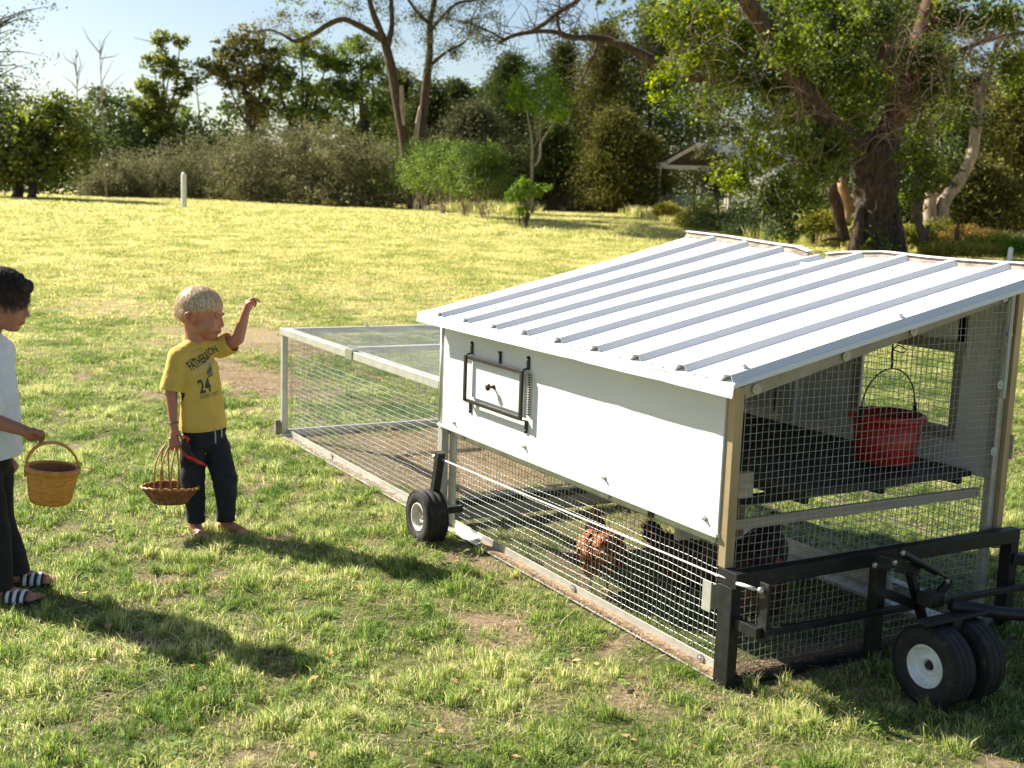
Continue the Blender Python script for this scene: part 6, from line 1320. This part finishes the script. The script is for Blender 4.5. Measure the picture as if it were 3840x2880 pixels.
# vine and leaf masses
def mass(lobes, n, size, mat, seed, name='leaf', asp=.75, sub=14, dep=DT, droop=.5): 
    o = leaves(name, lobe_points([L3(l[0], l[1], dep + l[4], l[2], l[3], .5) for l in lobes], n, sub, seed, .75, .26), size, mat, bt_, asp, droop, .2, seed); o['kind'] = 'stuff'; return o
mass([(2560, 120, .7, .45, 0), (2680, 60, .8, .5, 0), (2500, 290, .45, .4, -.3), (2620, 220, .7, .4, -.3), (2800, 120, .8, .5, .4), (2560, 30, .6, .35, 0), (2760, 250, .7, .4, 0), (2480, 370, .22, .25, -.3), (2560, 380, .4, .3, -.3)], 3600, .085, L_VINY, 401)
mass([(2950, 60, .9, .5, .3), (3080, 160, .9, .6, .3), (3000, 300, .8, .6, .4), (3180, 300, .8, .6, .4), (3100, 20, .9, .4, .5), (3200, 120, .8, .6, .6), (2880, 320, .8, .5, .5), (3080, 400, .8, .4, .4), (3200, 450, .6, .5, .5), (3120, 250, .9, .6, -.6), (3280, 60, .8, .6, -.5), (3260, 330, .5, .5, -.6), (2980, 160, .8, .5, -1.4)], 15000, .085, L_VIN, 402)
mass([(2960, 440, .40, .25, -.8), (2850, 470, .35, .2, -.8), (2830, 560, .35, .3, -.8), (2780, 620, .40, .28, -.9), (2760, 690, .35, .25, -.9), (2900, 600, .4, .3, -.8), (3000, 570, .45, .35, -.8), (2700, 670, .15, .2, -.9)], 3000, .085, L_VINY, 403)
mass([(2560, 120, .8, .45, .4), (2700, 60, .8, .5, .4), (2620, 220, .7, .4, .2), (2800, 160, .8, .5, .4), (2500, 60, .6, .35, .3), (2760, 300, .7, .5, .3), (2660, 400, .5, .4, .3)], 5200, .08, L_VIN, 420)
mass([(3060, 650, .5, .35, -.7), (2960, 690, .45, .35, -.8), (3100, 560, .6, .5, -.6), (2900, 760, .28, .3, -.9), (2950, 800, .22, .3, -.9), (2960, 880, .16, .2, -.9), (3020, 750, .3, .25, -.8)], 4200, .08, L_VIN, 404)
mass([(3480, 330, .7, .6, .4), (3560, 60, .8, .5, .6), (3450, 480, .5, .5, .5), (3550, 250, .6, .5, .6), (3680, 80, .7, .4, .6), (3480, 620, .35, .4, .4), (3420, 720, .25, .35, .3), (3800, 250, .6, .7, .6), (3790, 60, .6, .4, .6), (3560, 420, .5, .5, 1.0), (3480, 200, .6, .5, -.3)], 11000, .08, L_VIN, 405)
mass([(3230, 940, .16, .10, -.9), (3330, 920, .15, .14, -.9), (3350, 960, .2, .08, -.8), (3290, 870, .12, .12, -.9)], 420, .06, L_VIN, 406)
# back of the crown against the sky
mass([(2700, -60, 2.0, 1.0, 4), (3100, -60, 2.0, 1.0, 4), (3450, -40, 1.6, .8, 3.5), (2950, 120, 1.6, 1.0, 4), (3300, 200, 1.2, 1.0, 4), (2700, 300, 1.2, 1.0, 5), (3000, 420, 1.4, 1.0, 5), (3350, 500, 1.2, 1.2, 5), (3600, 500, 1.2, 1.2, 6)], 16000, .10, L_DECD, 407)
# thin dark trunk beside it
t = thing('thin_tree', 'thin dark crooked trunk just right of the big trunk', 'tree', tuple(ground(3470, 985))); d_ = depth_of(ground(3470, 985)); q = limb(t, 'trunk', [(3472, 1000, d_), (3468, 930, d_), (3460, 880, d_), (3442, 830, d_), (3436, 760, d_), (3440, 680, d_), (3430, 580, d_)], [19, 17, 17, 15, 12, 10, 5], BARK); limb(t, 'stub', [(3462, 900, d_), (3478, 860, d_), (3486, 845, d_)], [13, 10, 4], BARK)
o = leaves('leaf', lobe_points([L3(3450, 640, d_, .3, .4), L3(3440, 740, d_, .28, .3), L3(3420, 560, d_, .4, .4)], 1100, 12, 410, .8, .2), .075, L_VIN, t, .7, .4, .2, 411); o['kind'] = 'stuff'
# peeled leaning trunk
dpl = DT + 2.5; t = thing('leaning_trunk', 'pale peeled tree trunk leaning right from a sawn stump', 'tree', tuple(on_ground(pt(3510, 850, dpl))))
limb(t, 'trunk', [(3520, 880, dpl), (3525, 820, dpl), (3540, 755, dpl), (3590, 690, dpl), (3630, 620, dpl), (3650, 560, dpl), (3658, 480, dpl)], [30, 28, 26, 23, 21, 20, 19], PALEW, 14, .05, 5); q = limb(t, 'upper_trunk', [(3660, 500, dpl), (3664, 420, dpl), (3680, 350, dpl), (3705, 290, dpl), (3730, 200, dpl), (3760, 90, dpl)], [20, 19, 16, 13, 10, 6], M('rough_light_bark', (.15, .11, .09), (.34, .27, .22), scale=6, rough=.95, bump=1, bscale=10, dist=.03), 12, .06)
limb(t, 'sawn_stub', [(3488, 870, dpl - .1), (3486, 800, dpl - .1), (3490, 745, dpl - .1), (3493, 728, dpl - .1)], [24, 23, 22, 23], PALEW, 14, .04); m = MB(); cst = pt(3494, 727, dpl - .12); m.lathe([(0, .15), (.02, .15), (.025, .07), (-.05, .05), (-.05, 0)], cst, Vector((-.05, -.35, 1)), 18); m.build('sawn_end', M('sawn_wood', (.34, .16, .08), (.55, .36, .2), scale=20, rough=.8), t)
twigs(t, 'twig', q[1], q[2], 50, .8, TWIG, 51, (-.5, 0, -.1), .3)
o = leaves('leaf', lobe_points([L3(3610, 600, dpl - .3, .12, .10), L3(3570, 690, dpl - .3, .14, .08), L3(3600, 640, dpl - .35, .10, .08), L3(3660, 440, dpl - .3, .12, .3)], 200, 8, 412, .8, .2), .07, L_DECD, t, .7, .4, .2, 413); o['kind'] = 'stuff'
# split log behind the trunk on its left
dpl = DT + 1.0; t = thing('split_stump', 'broken leaning stump with orange bare wood left of the big trunk', 'stump', tuple(on_ground(pt(3150, 900, dpl)))); limb(t, 'bark_side', [(3165, 905, dpl), (3150, 830, dpl), (3130, 750, dpl), (3120, 690, dpl)], [22, 21, 22, 15], BARK, 14, .16)
limb(t, 'bare_wood', [(3178, 830, dpl - .2), (3180, 770, dpl - .25), (3160, 700, dpl - .25), (3148, 665, dpl - .2)], [6, 17, 17, 10], M('orange_bare_wood', (.34, .19, .10), (.52, .34, .20), scale=8, rough=.85), 10, .05); limb(t, 'root', [(3160, 900, dpl - .3), (3120, 895, dpl - .5), (3080, 905, dpl - .6)], [10, 7, 3], BARKR)
# broken little stakes among the weeds
for (a, b, c, lb) in (((3590, 900), (3588, 870), (3596, 832), 'dark broken stake standing in the weeds'), ((3560, 935), (3545, 925), (3528, 912), 'dark broken branch lying in the weeds')):
    t = thing('broken_stake', lb, 'stake', tuple(on_ground(pt(*a, DT - 1)))); limb(t, 'wood', [(*a, DT - 1), (*b, DT - 1), (*c, DT - 1)], [9, 8, 4], BARK)
# weeds at the right
wl = ['yellow-green weeds directly right of the thin trunk', 'tall yellow-green weeds below the sawn stump', 'reddish golden weeds around the broken stake', 'low green weeds nearest the roof at the right', 'tall weeds left of the white post', 'bright green weeds at the right edge below the white post']
for i, (px, py, tp, r, dd, mt) in enumerate(((3420, 935, 830, .45, 1.0, L_WEED), (3530, 930, 815, .55, 1.2, L_WEED), (3640, 925, 845, .55, .8, M('golden_weed', (.22, .15, .04), (.42, .27, .07), scale=2, rough=.7, rnd=.5, transl=.35)), (3600, 965, 900, .7, -1.5, L_WEED), (3720, 950, 870, .6, -.6, L_WEED), (3820, 960, 880, .6, -1.0, L_BRT))):
    dp_ = DT + dd; kk = 4497 / dp_; tree('weed_patch', wl[i], 'weeds', (px, py), dp_, [(px, (tp + py) / 2, r, (py - tp) / 2 / kk), (px - r * .6 * kk, (tp + py) / 2 + 8, r * .6, (py - tp) / 2.4 / kk), (px + r * .6 * kk, (tp + py) / 2 + 5, r * .6, (py - tp) / 2.4 / kk)], 5200, .07, mt, .02, 'weeds on the right', 440 + i, csize=.16, trunk=False, aspect=.28, droop=-.8)
